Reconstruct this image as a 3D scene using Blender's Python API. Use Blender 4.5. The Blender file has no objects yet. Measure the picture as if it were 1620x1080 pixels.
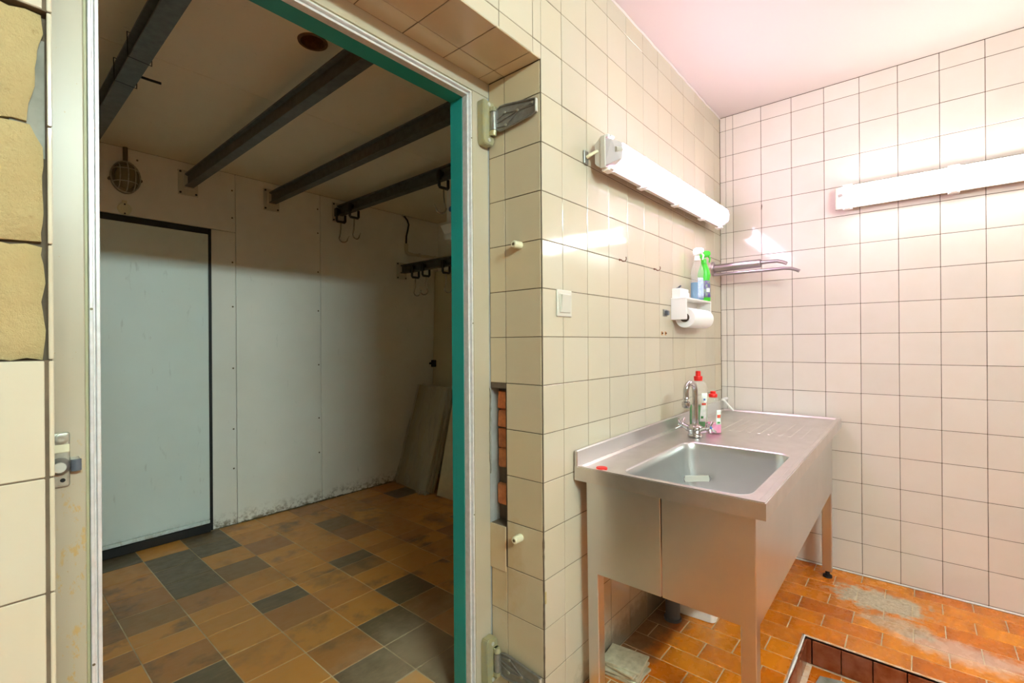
import bpy, bmesh, math, random
from mathutils import Vector, Matrix, Quaternion
random.seed(7)
scn = bpy.context.scene
COL = scn.collection

# ------------------------------------------------------------------ camera, world, exposure
F_PX, CAM_H = 746.0, 1.185
YAW, ROLL = math.radians(49.3), math.radians(0.40)
cam_d = bpy.data.cameras.new('camera'); cam = bpy.data.objects.new('camera', cam_d); COL.objects.link(cam)
cam_d.sensor_width = 36.0; cam_d.lens = 36.0 * F_PX / 1620.0; cam_d.clip_start = 0.02
cam_d.shift_y = 2.0 / 1620.0
fwd = Vector((math.sin(YAW), math.cos(YAW), 0.0))
q = fwd.to_track_quat('-Z', 'Y')
cam.rotation_mode = 'QUATERNION'
cam.rotation_quaternion = Quaternion(fwd, ROLL) @ q
cam.location = (0, 0, CAM_H)
scn.camera = cam
w = bpy.data.worlds.new('world'); scn.world = w; w.use_nodes = True
w.node_tree.nodes['Background'].inputs[0].default_value = (0.9, 0.95, 1.0, 1)
w.node_tree.nodes['Background'].inputs[1].default_value = 0.15
scn.view_settings.view_transform = 'Standard'; scn.view_settings.look = 'None'
scn.view_settings.gamma = 1.0; scn.view_settings.use_curve_mapping = False
scn.view_settings.exposure = 1.68
scn.cycles.max_bounces = 12; scn.cycles.diffuse_bounces = 9; scn.cycles.glossy_bounces = 4
PINK = (1.0, 0.70, 0.97); WARM = (1.0, 0.97, 0.93); COOL = (0.75, 1.0, 0.97)
E_PINK, E_WARM, E_COOL = 6.6, 6.6, 70.0

# ------------------------------------------------------------------ constants of the place
YA, XB, ZC = 0.888, 2.945, 2.512          # tiled sink wall, tiled end wall, ceiling
YF = 1.112                                 # face of the cold-room door frame
OX0, OX1, OZ = 0.0797, 1.178, 2.07         # masonry opening
YI, YK, XK0, XK1, ZK = 1.197, 3.42, -0.35, 2.92, 2.31   # cold room
YR = -1.75                                 # rear wall, behind the camera
G = 0.0021                                 # joint width

# ------------------------------------------------------------------ node materials
def srgb(r, g, b):
    f = lambda c: (c/255/12.92) if c/255 <= 0.04045 else ((c/255+0.055)/1.055)**2.4
    return (f(r), f(g), f(b), 1.0)
class NT:
    def __init__(s, name):
        s.m = bpy.data.materials.new(name); s.m.use_nodes = True
        s.t = s.m.node_tree; s.b = s.t.nodes['Principled BSDF']; s.out = s.t.nodes['Material Output']
        s.geo = None; s.oi = None
    def n(s, typ, **kw):
        x = s.t.nodes.new(typ)
        for k, v in kw.items(): setattr(x, k, v)
        return x
    def l(s, a, b): s.t.links.new(a, b)
    def pos(s):
        if not s.geo: s.geo = s.n('ShaderNodeNewGeometry')
        return s.geo.outputs['Position']
    def rnd(s):
        if not s.oi: s.oi = s.n('ShaderNodeObjectInfo')
        return s.oi.outputs['Random']
    def set(s, inp, v):
        if isinstance(v, (int, float, tuple, list)): inp.default_value = v
        else: s.l(v, inp)
    def math(s, op, a, b=0.0, c=None):
        x = s.n('ShaderNodeMath', operation=op); s.set(x.inputs[0], a); s.set(x.inputs[1], b)
        if c is not None: s.set(x.inputs[2], c)
        return x.outputs[0]
    def noise(s, scale, detail=4, rough=0.55, vec=None, stretch=None, distort=0.0):
        x = s.n('ShaderNodeTexNoise'); x.inputs['Scale'].default_value = scale; x.inputs['Detail'].default_value = detail
        x.inputs['Roughness'].default_value = rough; x.inputs['Distortion'].default_value = distort
        v = vec or s.pos()
        if stretch:
            mp = s.n('ShaderNodeMapping'); mp.inputs['Scale'].default_value = stretch; s.l(v, mp.inputs[0]); v = mp.outputs[0]
        s.l(v, x.inputs['Vector']); return x.outputs['Fac']
    def ramp(s, fac, stops):
        x = s.n('ShaderNodeValToRGB'); s.l(fac, x.inputs[0]); e = x.color_ramp.elements
        while len(e) < len(stops): e.new(0.5)
        for i, (p, c) in enumerate(stops): e[i].position = p; e[i].color = c if len(c) == 4 else (*c, 1)
        return x.outputs[0]
    def mix(s, fac, a, b, blend='MIX'):
        x = s.n('ShaderNodeMix', data_type='RGBA', blend_type=blend)
        s.set(x.inputs[0], fac); s.set(x.inputs[6], a); s.set(x.inputs[7], b); return x.outputs[2]
    def rng(s, fac, a, b, c, d):
        x = s.n('ShaderNodeMapRange'); s.set(x.inputs[0], fac)
        for i, v in enumerate((a, b, c, d)): x.inputs[i+1].default_value = v
        return x.outputs[0]
    def blob(s, c, r, nscale, amp, soft=0.15):
        """mask: 1 within an ellipsoid c,r whose outline is broken by noise"""
        sub = s.n('ShaderNodeVectorMath', operation='SUBTRACT'); s.l(s.pos(), sub.inputs[0]); sub.inputs[1].default_value = c
        dv = s.n('ShaderNodeVectorMath', operation='DIVIDE'); s.l(sub.outputs[0], dv.inputs[0]); dv.inputs[1].default_value = r
        ln = s.n('ShaderNodeVectorMath', operation='LENGTH'); s.l(dv.outputs[0], ln.inputs[0])
        nz = s.noise(nscale, 6, 0.65)
        d = s.math('ADD', ln.outputs['Value'], s.rng(nz, 0, 1, -amp, amp))
        return s.rng(d, 1.0-soft, 1.0+soft, 1.0, 0.0)
    def color(s, c): s.set(s.b.inputs['Base Color'], c)
    def bump(s, h, strength, dist=0.002):
        x = s.n('ShaderNodeBump'); x.inputs['Strength'].default_value = strength; x.inputs['Distance'].default_value = dist
        s.l(h, x.inputs['Height']); s.l(x.outputs[0], s.b.inputs['Normal'])

def simple(name, col, rough=0.5, metal=0.0, var=0.0, nz=None, bump=None, spec=None):
    t = NT(name); c = col
    if var:
        h = t.n('ShaderNodeHueSaturation'); h.inputs['Color'].default_value = col
        t.l(t.rng(t.rnd(), 0, 1, 1-var, 1+var), h.inputs['Value']); c = h.outputs[0]
    if nz:
        sc, dark, amt = nz
        c = t.mix(t.rng(t.noise(sc), 0.35, 0.75, 0.0, amt), c, dark)
    t.color(c); t.b.inputs['Roughness'].default_value = rough; t.b.inputs['Metallic'].default_value = metal
    if spec is not None: t.b.inputs['Specular IOR Level'].default_value = spec
    if bump: t.bump(t.noise(bump[0]), bump[1])
    return t.m
def emit(name, col, strength):
    t = NT(name); t.b.inputs['Base Color'].default_value = (0.9, 0.9, 0.9, 1)
    t.b.inputs['Emission Color'].default_value = (*col, 1); t.b.inputs['Emission Strength'].default_value = strength
    t.b.inputs['Roughness'].default_value = 0.3
    return t.m

def tile_mat(name, base, var=0.035, stain=None):
    t = NT(name)
    h = t.n('ShaderNodeHueSaturation'); h.inputs['Color'].default_value = base
    t.l(t.rng(t.rnd(), 0, 1, 1-var, 1+var), h.inputs['Value'])
    t.l(t.rng(t.math('FRACT', t.math('MULTIPLY', t.rnd(), 7.31)), 0, 1, 0.93, 1.07), h.inputs['Saturation'])
    c = t.mix(t.rng(t.noise(9, 3), 0.4, 0.8, 0, 0.10), h.outputs[0], srgb(196, 172, 132))
    specks = t.rng(t.noise(260, 2), 0.79, 0.81, 0, 0.5)
    c = t.mix(specks, c, srgb(150, 120, 85))
    if stain:
        for (ctr, r, col, amt) in stain:
            c = t.mix(t.math('MULTIPLY', t.blob(ctr, r, 26, 0.7, 0.35), amt), c, col)
    t.color(c)
    t.l(t.rng(t.noise(40, 3), 0.3, 0.8, 0.06, 0.13), t.b.inputs['Roughness'])
    t.b.inputs['Specular IOR Level'].default_value = 0.55
    t.bump(t.noise(14, 2), 0.10, 0.004)
    return t.m

M = {}
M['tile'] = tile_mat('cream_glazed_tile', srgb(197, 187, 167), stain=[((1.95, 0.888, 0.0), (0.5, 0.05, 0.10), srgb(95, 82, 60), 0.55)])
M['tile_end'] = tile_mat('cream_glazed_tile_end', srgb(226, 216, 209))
M['tile_reveal_shaded'] = tile_mat('cream_glazed_tile_reveal_shaded', srgb(202, 186, 156), stain=[((1.178, 1.08, 0.45), (0.05, 0.10, 0.16), srgb(186, 150, 100), 0.45)])  # wall tile again, with the reveal's shade put into its yellower colour
M['grout'] = simple('dark_joint_mortar', srgb(104, 88, 70), 0.9, nz=(30, srgb(70, 58, 46), 0.7))
M['grout_light'] = simple('pale_joint_mortar', srgb(205, 190, 165), 0.9, nz=(40, srgb(140, 120, 95), 0.8))
M['plaster'] = simple('white_ceiling_plaster', srgb(212, 206, 198), 0.75, bump=(60, 0.15))
M['room_tile'] = None
def grid_tile(name, c1, c2, mortar, bw, bh, off, rough, axes):
    """tiled surface that goes on beyond the picture"""
    t = NT(name); br = t.n('ShaderNodeTexBrick'); br.offset = off; br.offset_frequency = 2; br.squash = 1.0
    sp = t.n('ShaderNodeSeparateXYZ'); t.l(t.pos(), sp.inputs[0]); cb = t.n('ShaderNodeCombineXYZ')
    t.l(sp.outputs[axes[0]], cb.inputs[0]); t.l(sp.outputs[axes[1]], cb.inputs[1]); t.l(cb.outputs[0], br.inputs['Vector'])
    br.inputs['Color1'].default_value = c1; br.inputs['Color2'].default_value = c2; br.inputs['Mortar'].default_value = mortar
    br.inputs['Scale'].default_value = 1.0; br.inputs['Mortar Size'].default_value = 0.0012
    br.inputs['Brick Width'].default_value = bw; br.inputs['Row Height'].default_value = bh
    t.color(br.outputs[0]); t.b.inputs['Roughness'].default_value = rough
    return t.m
M['wall_far_xz'] = grid_tile('cream_tiling_xz', srgb(197, 187, 167), srgb(194, 184, 164), srgb(104, 88, 70), 0.153, 0.153, 0, 0.18, (0, 2))
M['wall_far_yz'] = grid_tile('cream_tiling_yz', srgb(197, 187, 167), srgb(194, 184, 164), srgb(104, 88, 70), 0.153, 0.153, 0, 0.18, (1, 2))
M['floor_far'] = grid_tile('orange_tiling', srgb(205, 120, 50), srgb(185, 100, 40), srgb(205, 185, 150), 0.198, 0.1055, 0.5, 0.25, (1, 0))

def floor_tile_mat():
    t = NT('orange_glazed_floor_tile'); r = t.rnd()
    c = t.ramp(r, [(0.0, srgb(204, 106, 20)), (0.45, srgb(230, 130, 24)), (0.8, srgb(238, 146, 36)), (1.0, srgb(212, 120, 42))])
    c = t.mix(t.rng(t.noise(6, 3), 0.40, 0.72, 0, 0.35), c, srgb(190, 100, 26))
    tc = t.n('ShaderNodeTexCoord'); sp = t.n('ShaderNodeSeparateXYZ'); t.l(tc.outputs['Object'], sp.inputs[0])
    ex = t.rng(t.math('ABSOLUTE', sp.outputs[1]), 0.06, 0.1, 0, 1)
    c = t.mix(t.math('MULTIPLY', ex, 0.38), c, srgb(150, 76, 28))
    cem = t.blob((2.705, 0.14, 0.0), (0.105, 0.17, 0.3), 16, 1.1, 0.16)
    cem2 = t.blob((2.52, 0.07, 0.0), (0.06, 0.12, 0.3), 18, 1.0, 0.2)
    wht = t.blob((2.45, -0.12, 0.0), (0.07, 0.18, 0.3), 16, 1.1, 0.35)
    c = t.mix(t.math('MULTIPLY', wht, 0.45), c, srgb(235, 222, 205))
    tone = t.mix(t.rng(t.noise(60, 6, 0.7), 0.35, 0.65, 0, 1), srgb(222, 216, 196), srgb(164, 154, 128))
    c = t.mix(t.math('MULTIPLY', t.math('MAXIMUM', cem, t.math('MULTIPLY', cem2, 0.7)), 0.85), c, tone)
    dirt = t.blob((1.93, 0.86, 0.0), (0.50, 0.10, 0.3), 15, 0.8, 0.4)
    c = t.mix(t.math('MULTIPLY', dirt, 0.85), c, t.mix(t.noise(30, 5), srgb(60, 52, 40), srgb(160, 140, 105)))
    t.color(c)
    rr = t.rng(t.noise(25, 3), 0.3, 0.7, 0.18, 0.36)
    t.l(t.math('ADD', rr, t.math('MULTIPLY', t.math('MAXIMUM', cem, dirt), 0.45)), t.b.inputs['Roughness'])
    t.bump(t.noise(18, 3), 0.12, 0.004)
    return t.m
M['ftile'] = floor_tile_mat()
M['fgrout'] = simple('pale_floor_joint', srgb(226, 208, 176), 0.9, nz=(10, srgb(150, 112, 66), 0.6))
M['pit_tile'] = simple('dark_red_pit_tile', srgb(122, 52, 22), 0.25, var=0.12, nz=(25, srgb(170, 110, 80), 0.6))
M['pit_edge'] = simple('pit_edge_mortar', srgb(214, 160, 112), 0.8, nz=(30, srgb(245, 235, 220), 0.9))
def cold_tile_mat():
    t = NT('brown_cold_room_floor_tile'); r = t.rnd()
    c = t.ramp(r, [(0.0, srgb(100, 86, 62)), (0.14, srgb(112, 92, 62)), (0.22, srgb(190, 130, 58)), (0.62, srgb(212, 146, 62)), (0.85, srgb(188, 126, 58)), (1.0, srgb(154, 106, 58))])
    r2 = t.math('FRACT', t.math('MULTIPLY', r, 13.7))
    cloud = t.rng(t.noise(5.5, 4, 0.6), 0.50, 0.66, 0, 0.85)
    c = t.mix(t.math('MULTIPLY', cloud, t.rng(r2, 0.25, 0.8, 0, 1)), c, srgb(92, 76, 54))
    c = t.mix(t.rng(t.noise(60, 3, stretch=(0.25, 1, 1)), 0.5, 0.8, 0, 0.25), c, srgb(176, 140, 96))
    pale_patch = t.blob((1.25, 1.45, 0.0), (0.34, 0.22, 0.3), 9, 0.9, 0.5)  # pale patch blended over the tiles just inside the doorway
    c = t.mix(t.math('MULTIPLY', pale_patch, 0.42), c, srgb(205, 180, 150))
    t.color(c); t.l(t.rng(t.noise(20, 3), 0.3, 0.7, 0.28, 0.5), t.b.inputs['Roughness'])
    t.bump(t.noise(25, 3), 0.15, 0.003)
    return t.m
M['ctile'] = cold_tile_mat()
M['cgrout'] = simple('cold_room_floor_joint', srgb(214, 194, 158), 0.9, nz=(5, srgb(120, 94, 60), 0.8))
def panel_mat(name, col, dirt=True):
    t = NT(name); c = t.mix(t.rng(t.noise(2.2, 3), 0.35, 0.75, 0, 0.22), col, srgb(206, 200, 182))
    c = t.mix(t.rng(t.noise(38, 4, stretch=(1, 1, 0.25)), 0.66, 0.76, 0, 0.22), c, srgb(120, 118, 104))
    if dirt:
        sp = t.n('ShaderNodeSeparateXYZ'); t.l(t.pos(), sp.inputs[0])
        low = t.rng(sp.outputs[2], 0.0, 0.10, 1, 0)
        d = t.math('MULTIPLY', low, t.rng(t.noise(24, 6, 0.7), 0.46, 0.60, 0, 1))
        c = t.mix(d, c, srgb(112, 92, 52))
    t.color(c); t.b.inputs['Roughness'].default_value = 0.42
    t.bump(t.noise(90, 2), 0.06, 0.001)
    return t.m
M['panel'] = panel_mat('white_sandwich_panel', srgb(242, 240, 232))
M['cpanel'] = panel_mat('cream_ceiling_panel', srgb(238, 229, 204), False)
M['kdoor'] = panel_mat('pale_grey_door_skin', srgb(226, 238, 234))
M['black'] = simple('black_rubber', (0.012, 0.012, 0.012, 1), 0.55)
M['blackplastic'] = simple('black_plastic', (0.02, 0.018, 0.018, 1), 0.4)
def frame_mat():
    t = NT('cream_painted_frame'); c = t.mix(t.rng(t.noise(4, 4), 0.4, 0.8, 0, 0.35), srgb(180, 168, 148), srgb(170, 156, 120))
    rust = t.blob((0.125, 1.10, 0.72), (0.030, 0.1, 0.26), 34, 1.0, 0.30)
    crk = t.rng(t.noise(70, 7, 0.75, stretch=(1, 1, 0.4)), 0.555, 0.62, 0, 1)
    c = t.mix(t.math('MULTIPLY', t.math('MULTIPLY', rust, crk), 0.7), c, srgb(190, 150, 70))
    c = t.mix(t.rng(t.noise(120, 3), 0.72, 0.76, 0, 0.5), c, srgb(170, 130, 70))
    t.color(c); t.b.inputs['Roughness'].default_value = 0.35; return t.m
M['cream'] = frame_mat()
M['profile'] = simple('pale_aluminium_profile', srgb(228, 226, 226), 0.32, 0.25, nz=(60, srgb(170, 165, 155), 0.35))
M['profile_dk'] = simple('olive_profile_seal', srgb(172, 166, 132), 0.5)
def teal_mat():
    t = NT('teal_painted_lining'); c = t.mix(t.noise(3, 4), srgb(24, 136, 128), srgb(34, 152, 143))
    c = t.mix(t.rng(t.noise(90, 3), 0.73, 0.76, 0, 0.6), c, srgb(150, 180, 170)); t.color(c)
    t.b.inputs['Roughness'].default_value = 0.38; return t.m
M['teal'] = teal_mat()
M['hinge'] = simple('cast_grey_metal', srgb(158, 155, 150), 0.45, 0.7, nz=(50, srgb(90, 84, 70), 0.4))
M['hinge_lt'] = simple('painted_hinge_body', srgb(172, 168, 140), 0.4, 0.4, nz=(40, srgb(200, 180, 110), 0.5))
M['steel_dirty'] = simple('scuffed_metal', srgb(190, 186, 172), 0.4, 0.5, nz=(60, srgb(120, 112, 90), 0.6))
M['satin'] = simple('satin_steel', srgb(178, 168, 172), 0.28, 1.0)
M['chrome'] = simple('chrome', srgb(200, 198, 200), 0.10, 1.0, nz=(60, srgb(150, 148, 150), 0.3))
M['hooksteel'] = simple('hook_steel', srgb(190, 186, 176), 0.25, 1.0)
M['beam'] = simple('dark_grey_steel', srgb(98, 98, 94), 0.45, 0.4, nz=(30, srgb(58, 55, 52), 0.6))
M['galv'] = simple('pale_grey_plate', srgb(205, 202, 190), 0.45, 0.2)
def brushed():
    t = NT('brushed_stainless_steel')
    c = t.mix(t.rng(t.noise(3, 3), 0.3, 0.7, 0, 0.5), srgb(219, 219, 219), srgb(199, 198, 196))
    spots = t.rng(t.noise(210, 3, 0.6), 0.74, 0.78, 0, 0.4)
    c = t.mix(spots, c, srgb(120, 96, 72)); t.color(c)
    t.b.inputs['Metallic'].default_value = 1.0
    gr = t.noise(420, 3, 0.6, stretch=(1, 1, 0.03))
    t.l(t.rng(gr, 0.2, 0.8, 0.29, 0.39), t.b.inputs['Roughness'])
    t.bump(gr, 0.02, 0.0004)
    return t.m
M['steel'] = brushed()
M['steel_deck'] = simple('scratched_steel_deck', srgb(222, 217, 214), 0.30, 0.95, nz=(16, srgb(196, 190, 184), 0.5), bump=(180, 0.03))
M['white_plastic'] = simple('white_plastic', srgb(240, 238, 236), 0.35)
M['offwhite'] = simple('aged_white_plastic', srgb(226, 220, 188), 0.45)
M['lamp_body'] = simple('grey_lamp_body', srgb(200, 192, 182), 0.45)
M['paper'] = simple('paper_towel', srgb(244, 242, 240), 0.95, bump=(300, 0.3))
M['card'] = simple('brown_card_core', srgb(110, 92, 80), 0.9)
M['rustwire'] = simple('rusty_wire', srgb(110, 58, 40), 0.5, 0.4)
M['brick'] = simple('orange_red_brick', srgb(214, 138, 84), 0.9, var=0.18, nz=(40, srgb(150, 84, 60), 0.7), bump=(60, 0.6))
M['mortar_block'] = None
def block_mat():
    t = NT('sandy_yellow_bedding'); c = t.mix(t.noise(9, 5), srgb(198, 177, 130), srgb(178, 154, 104))
    c = t.mix(t.rng(t.noise(55, 5, 0.7), 0.62, 0.72, 0, 0.55), c, srgb(150, 120, 70)); t.color(c)
    t.b.inputs['Roughness'].default_value = 0.95; t.bump(t.noise(34, 7, 0.75), 0.9, 0.012); return t.m
M['mortar_block'] = block_mat()
M['concrete'] = simple('grey_render', srgb(150, 148, 138), 0.9, nz=(20, srgb(100, 96, 84), 0.8), bump=(60, 0.4))
M['greyboard'] = simple('grey_unpainted_panel_edge', srgb(160, 160, 156), 0.6, nz=(12, srgb(130, 128, 122), 0.6))
M['pvc_grey'] = simple('grey_drain_pipe', srgb(92, 96, 104), 0.45)
M['pvc_white'] = simple('cream_conduit', srgb(206, 200, 176), 0.5)
M['red'] = simple('red_plastic', srgb(226, 34, 28), 0.35)
M['green'] = simple('green_plastic', srgb(70, 205, 50), 0.35)
M['purple'] = simple('purple_label', srgb(92, 62, 150), 0.4, nz=(70, srgb(180, 210, 120), 0.7))
M['paleblue'] = simple('pale_blue_label', srgb(196, 214, 236), 0.4, nz=(80, srgb(110, 140, 200), 0.6))
M['whitelabel'] = simple('white_label', srgb(240, 244, 240), 0.4, nz=(60, srgb(120, 190, 140), 0.35))
M['redprint'] = simple('red_print', srgb(226, 90, 70), 0.4)
M['greenprint'] = simple('green_print', srgb(60, 140, 70), 0.4)
M['bluedot'] = simple('blue_sticker', srgb(70, 110, 180), 0.4)
def clear(name, col, alpha, rough=0.12):
    t = NT(name); t.b.inputs['Base Color'].default_value = col; t.b.inputs['Alpha'].default_value = alpha
    t.b.inputs['Roughness'].default_value = rough; return t.m
M['clear'] = clear('clear_bottle_plastic', srgb(226, 222, 214), 0.24)
M['liq_green'] = simple('green_liquid', srgb(20, 165, 70), 0.15)
M['liq_pink'] = simple('pink_liquid', srgb(246, 130, 190), 0.15)
M['liq_blue'] = simple('blue_liquid', srgb(60, 150, 196), 0.15)
M['film'] = None
def film_mat():
    t = NT('crumpled_clear_film'); t.b.inputs['Base Color'].default_value = srgb(214, 206, 184)
    t.b.inputs['Roughness'].default_value = 0.08
    nz = t.noise(9, 3, 0.5, stretch=(1, 1.2, 0.22), distort=0.8); t.l(t.rng(nz, 0.40, 0.70, 0.08, 0.50), t.b.inputs['Alpha'])
    t.bump(nz, 0.6, 0.02); return t.m
M['film'] = film_mat()
M['beigeboard'] = simple('beige_board', srgb(150, 138, 106), 0.7, nz=(6, srgb(150, 138, 104), 0.5))
M['paleboard'] = simple('pale_board', srgb(206, 192, 156), 0.7, nz=(30, srgb(180, 164, 126), 0.4))
M['creamdoor'] = panel_mat('cream_leaf_skin', srgb(196, 188, 156), False)
M['glass_dirty'] = clear('dirty_lamp_glass', srgb(150, 138, 106), 0.72, 0.2)
M['brassy'] = simple('tarnished_metal', srgb(120, 108, 84), 0.45, 0.6)
M['rustring'] = simple('rusty_ring', srgb(120, 84, 48), 0.6, 0.3, nz=(40, srgb(70, 44, 24), 0.8))
M['foam'] = simple('insulation_foam', srgb(206, 160, 96), 0.9, bump=(40, 0.8))
M['stacktile'] = simple('old_cream_tile', srgb(206, 198, 172), 0.4, nz=(40, srgb(140, 128, 96), 0.6))
M['grout_mark'] = simple('rust_mark', srgb(176, 120, 60), 0.7)
M['dark'] = simple('dark_hole', (0.01, 0.009, 0.008, 1), 0.9)
M['lens_pink'] = emit('lit_pinkish_diffuser', PINK, E_PINK)
M['lens_warm'] = emit('lit_warm_diffuser', WARM, E_WARM)
M['lens_cool'] = emit('lit_cool_diffuser', COOL, E_COOL)
M['lens_end_p'] = simple('unlit_diffuser_end', srgb(206, 196, 200), 0.25)
M['lens_end_w'] = emit('dim_diffuser_end_warm', (1.0, 0.96, 0.88), 0.5)

# ------------------------------------------------------------------ mesh helpers
def V(*a): return Vector(a)
def box(bm, x0, x1, y0, y1, z0, z1, bev=0.0, seg=1):
    r = bmesh.ops.create_cube(bm, size=1.0)
    for v in r['verts']:
        v.co = V((x0+x1)/2 + v.co.x*(x1-x0), (y0+y1)/2 + v.co.y*(y1-y0), (z0+z1)/2 + v.co.z*(z1-z0))
    if bev:
        es = list({e for v in r['verts'] for e in v.link_edges})
        bmesh.ops.bevel(bm, geom=es, offset=bev, segments=seg, affect='EDGES', profile=0.5)
def frame_from(d):
    d = d.normalized(); a = V(0, 0, 1) if abs(d.z) < 0.9 else V(1, 0, 0)
    u = d.cross(a).normalized(); return u, d.cross(u).normalized()
def ring(bm, c, u, v, r, seg, ru=1.0, rv=1.0):
    return [bm.verts.new(c + u*(math.cos(2*math.pi*i/seg)*r*ru) + v*(math.sin(2*math.pi*i/seg)*r*rv)) for i in range(seg)]
def bridge(bm, a, b):
    n = len(a)
    for i in range(n):
        try: bm.faces.new((a[i], a[(i+1) % n], b[(i+1) % n], b[i]))
        except ValueError: pass
def cyl(bm, p0, p1, r0, r1=None, seg=16):
    p0, p1 = V(*p0), V(*p1); r1 = r0 if r1 is None else r1
    u, v = frame_from(p1-p0); a = ring(bm, p0, u, v, r0, seg); b = ring(bm, p1, u, v, r1, seg)
    bridge(bm, a, b); bm.faces.new(a[::-1]); bm.faces.new(b)
def tube(bm, pts, r, seg=8, closed=False):
    P = [V(*p) for p in pts]; n = len(P); R = r if isinstance(r, (list, tuple)) else [r]*n
    d = (P[1]-P[0]).normalized(); u, _ = frame_from(d); rings = []
    for i in range(n):
        if closed: t = (P[(i+1) % n]-P[i-1]).normalized()
        else: t = (P[min(i+1, n-1)]-P[max(i-1, 0)]).normalized()
        qn = d.rotation_difference(t); u = qn @ u; d = t
        u = (u - d*u.dot(d)).normalized(); v = d.cross(u)
        rings.append(ring(bm, P[i], u, v, R[i], seg))
    for i in range(n-1): bridge(bm, rings[i], rings[i+1])
    if closed: bridge(bm, rings[-1], rings[0])
    else: bm.faces.new(rings[0][::-1]); bm.faces.new(rings[-1])
def lathe(bm, prof, c=(0, 0, 0), seg=24, sx=1.0, sy=1.0, axis='z', caps=True):
    c = V(*c); rs = []
    ax = {'z': (V(1, 0, 0), V(0, 1, 0), V(0, 0, 1)), 'y': (V(1, 0, 0), V(0, 0, 1), V(0, -1, 0)), 'x': (V(0, 1, 0), V(0, 0, 1), V(1, 0, 0))}[axis]
    for r, h in prof:
        rs.append([bm.verts.new(c + ax[2]*h + ax[0]*(math.cos(2*math.pi*i/seg)*r*sx) + ax[1]*(math.sin(2*math.pi*i/seg)*r*sy)) for i in range(seg)])
    for a, b in zip(rs, rs[1:]): bridge(bm, a, b)
    if caps:
        bm.faces.new(rs[0][::-1]); bm.faces.new(rs[-1])
def prism(bm, pts, off):
    """closed polygon pts (3-D) extruded by vector off"""
    off = V(*off); a = [bm.verts.new(V(*p)) for p in pts]; b = [bm.verts.new(V(*p)+off) for p in pts]
    bridge(bm, a, b); bm.faces.new(a[::-1]); bm.faces.new(b)
def fin(bm, name, smooth=None):
    bmesh.ops.recalc_face_normals(bm, faces=bm.faces[:])
    me = bpy.data.meshes.new(name); bm.to_mesh(me); bm.free()
    if smooth:
        me.polygons.foreach_set('use_smooth', [True]*len(me.polygons))
        me.set_sharp_from_angle(angle=math.radians(smooth))
    return me
def link(name, me, mat, parent=None, loc=(0, 0, 0), rot=None):
    o = bpy.data.objects.new(name, me); COL.objects.link(o); o.location = loc
    if rot: o.rotation_euler = rot
    if mat is not None and me is not None and not me.materials: me.materials.append(M[mat] if isinstance(mat, str) else mat)
    if parent is not None: o.parent = parent
    return o
def obj(name, bm, mat, parent=None, smooth=None, loc=(0, 0, 0), rot=None):
    return link(name, fin(bm, name, smooth), mat, parent, loc, rot)
def bx(name, mat, parent, *a, bev=0.0, seg=1):
    bm = bmesh.new(); box(bm, *a, bev=bev, seg=seg); return obj(name, bm, mat, parent)
def cy(name, mat, parent, p0, p1, r0, r1=None, seg=16):
    bm = bmesh.new(); cyl(bm, p0, p1, r0, r1, seg); return obj(name, bm, mat, parent, 40)
def tb(name, mat, parent, pts, r, seg=8, closed=False):
    bm = bmesh.new(); tube(bm, pts, r, seg, closed); return obj(name, bm, mat, parent, 50)
def thing(name, label, cat, loc=(0, 0, 0), group=None, rot=None):
    o = bpy.data.objects.new(name, None); COL.objects.link(o); o.location = loc
    o.empty_display_size = 0.05
    if rot: o.rotation_euler = rot
    o['label'] = label; o['category'] = cat
    if group: o['group'] = group
    return o
def struct(o, label, cat):
    o['kind'] = 'structure'; o['label'] = label; o['category'] = cat; return o
def tag(o, label, cat, group=None):
    o['label'] = label; o['category'] = cat
    if group: o['group'] = group
    return o
def arc(c, r, a0, a1, n, u, v):
    c, u, v = V(*c), V(*u), V(*v); out = []
    for i in range(n+1):
        a = math.radians(a0+(a1-a0)*i/n); out.append(tuple(c + u*(r*math.cos(a)) + v*(r*math.sin(a))))
    return out

_tile_cache = {}
def tile(parent, ctr, size, mat, name='tile', jit=0.0016, bev=0.0011, axis=1):
    """one ceramic piece; axis = the direction it faces along"""
    k = (tuple(round(s, 4) for s in size), mat)
    if k not in _tile_cache:
        bm = bmesh.new(); sx, sy, sz = size
        box(bm, -sx/2, sx/2, -sy/2, sy/2, -sz/2, sz/2, bev=min(bev, min(size)*0.3))
        me = fin(bm, name); me.materials.append(M[mat]); _tile_cache[k] = me
    o = bpy.data.objects.new(name, _tile_cache[k]); COL.objects.link(o)
    rot = [random.gauss(0, jit) for _ in range(3)]; rot[axis] = random.gauss(0, 0.0006)
    o.rotation_euler = rot; loc = list(ctr); loc[axis] += random.gauss(0, 0.00025); o.location = loc
    o.parent = parent; return o
def spans(lines, lo, hi, mn=0.006):
    L = sorted({lo, hi} | {x for x in lines if lo+mn < x < hi-mn}); return list(zip(L, L[1:]))

# ================================================================== SETTING
# ---- ceiling
ceil = bx('ceiling', 'plaster', None, -1.6, XB+0.1, YR, YF, ZC, ZC+0.12); struct(ceil, 'white plastered ceiling of the tiled room', 'ceiling')
bm = bmesh.new(); pts = []
n = 60
for i in range(n+1):
    pts.append((OX0-0.6+(XB-OX0+0.6)*i/n, YA+0.001, ZC-0.003+random.uniform(-0.004, 0.003)))
tube(bm, pts, 0.006, 6); obj('plaster_fillet', bm, 'plaster', ceil, 60)

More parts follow.
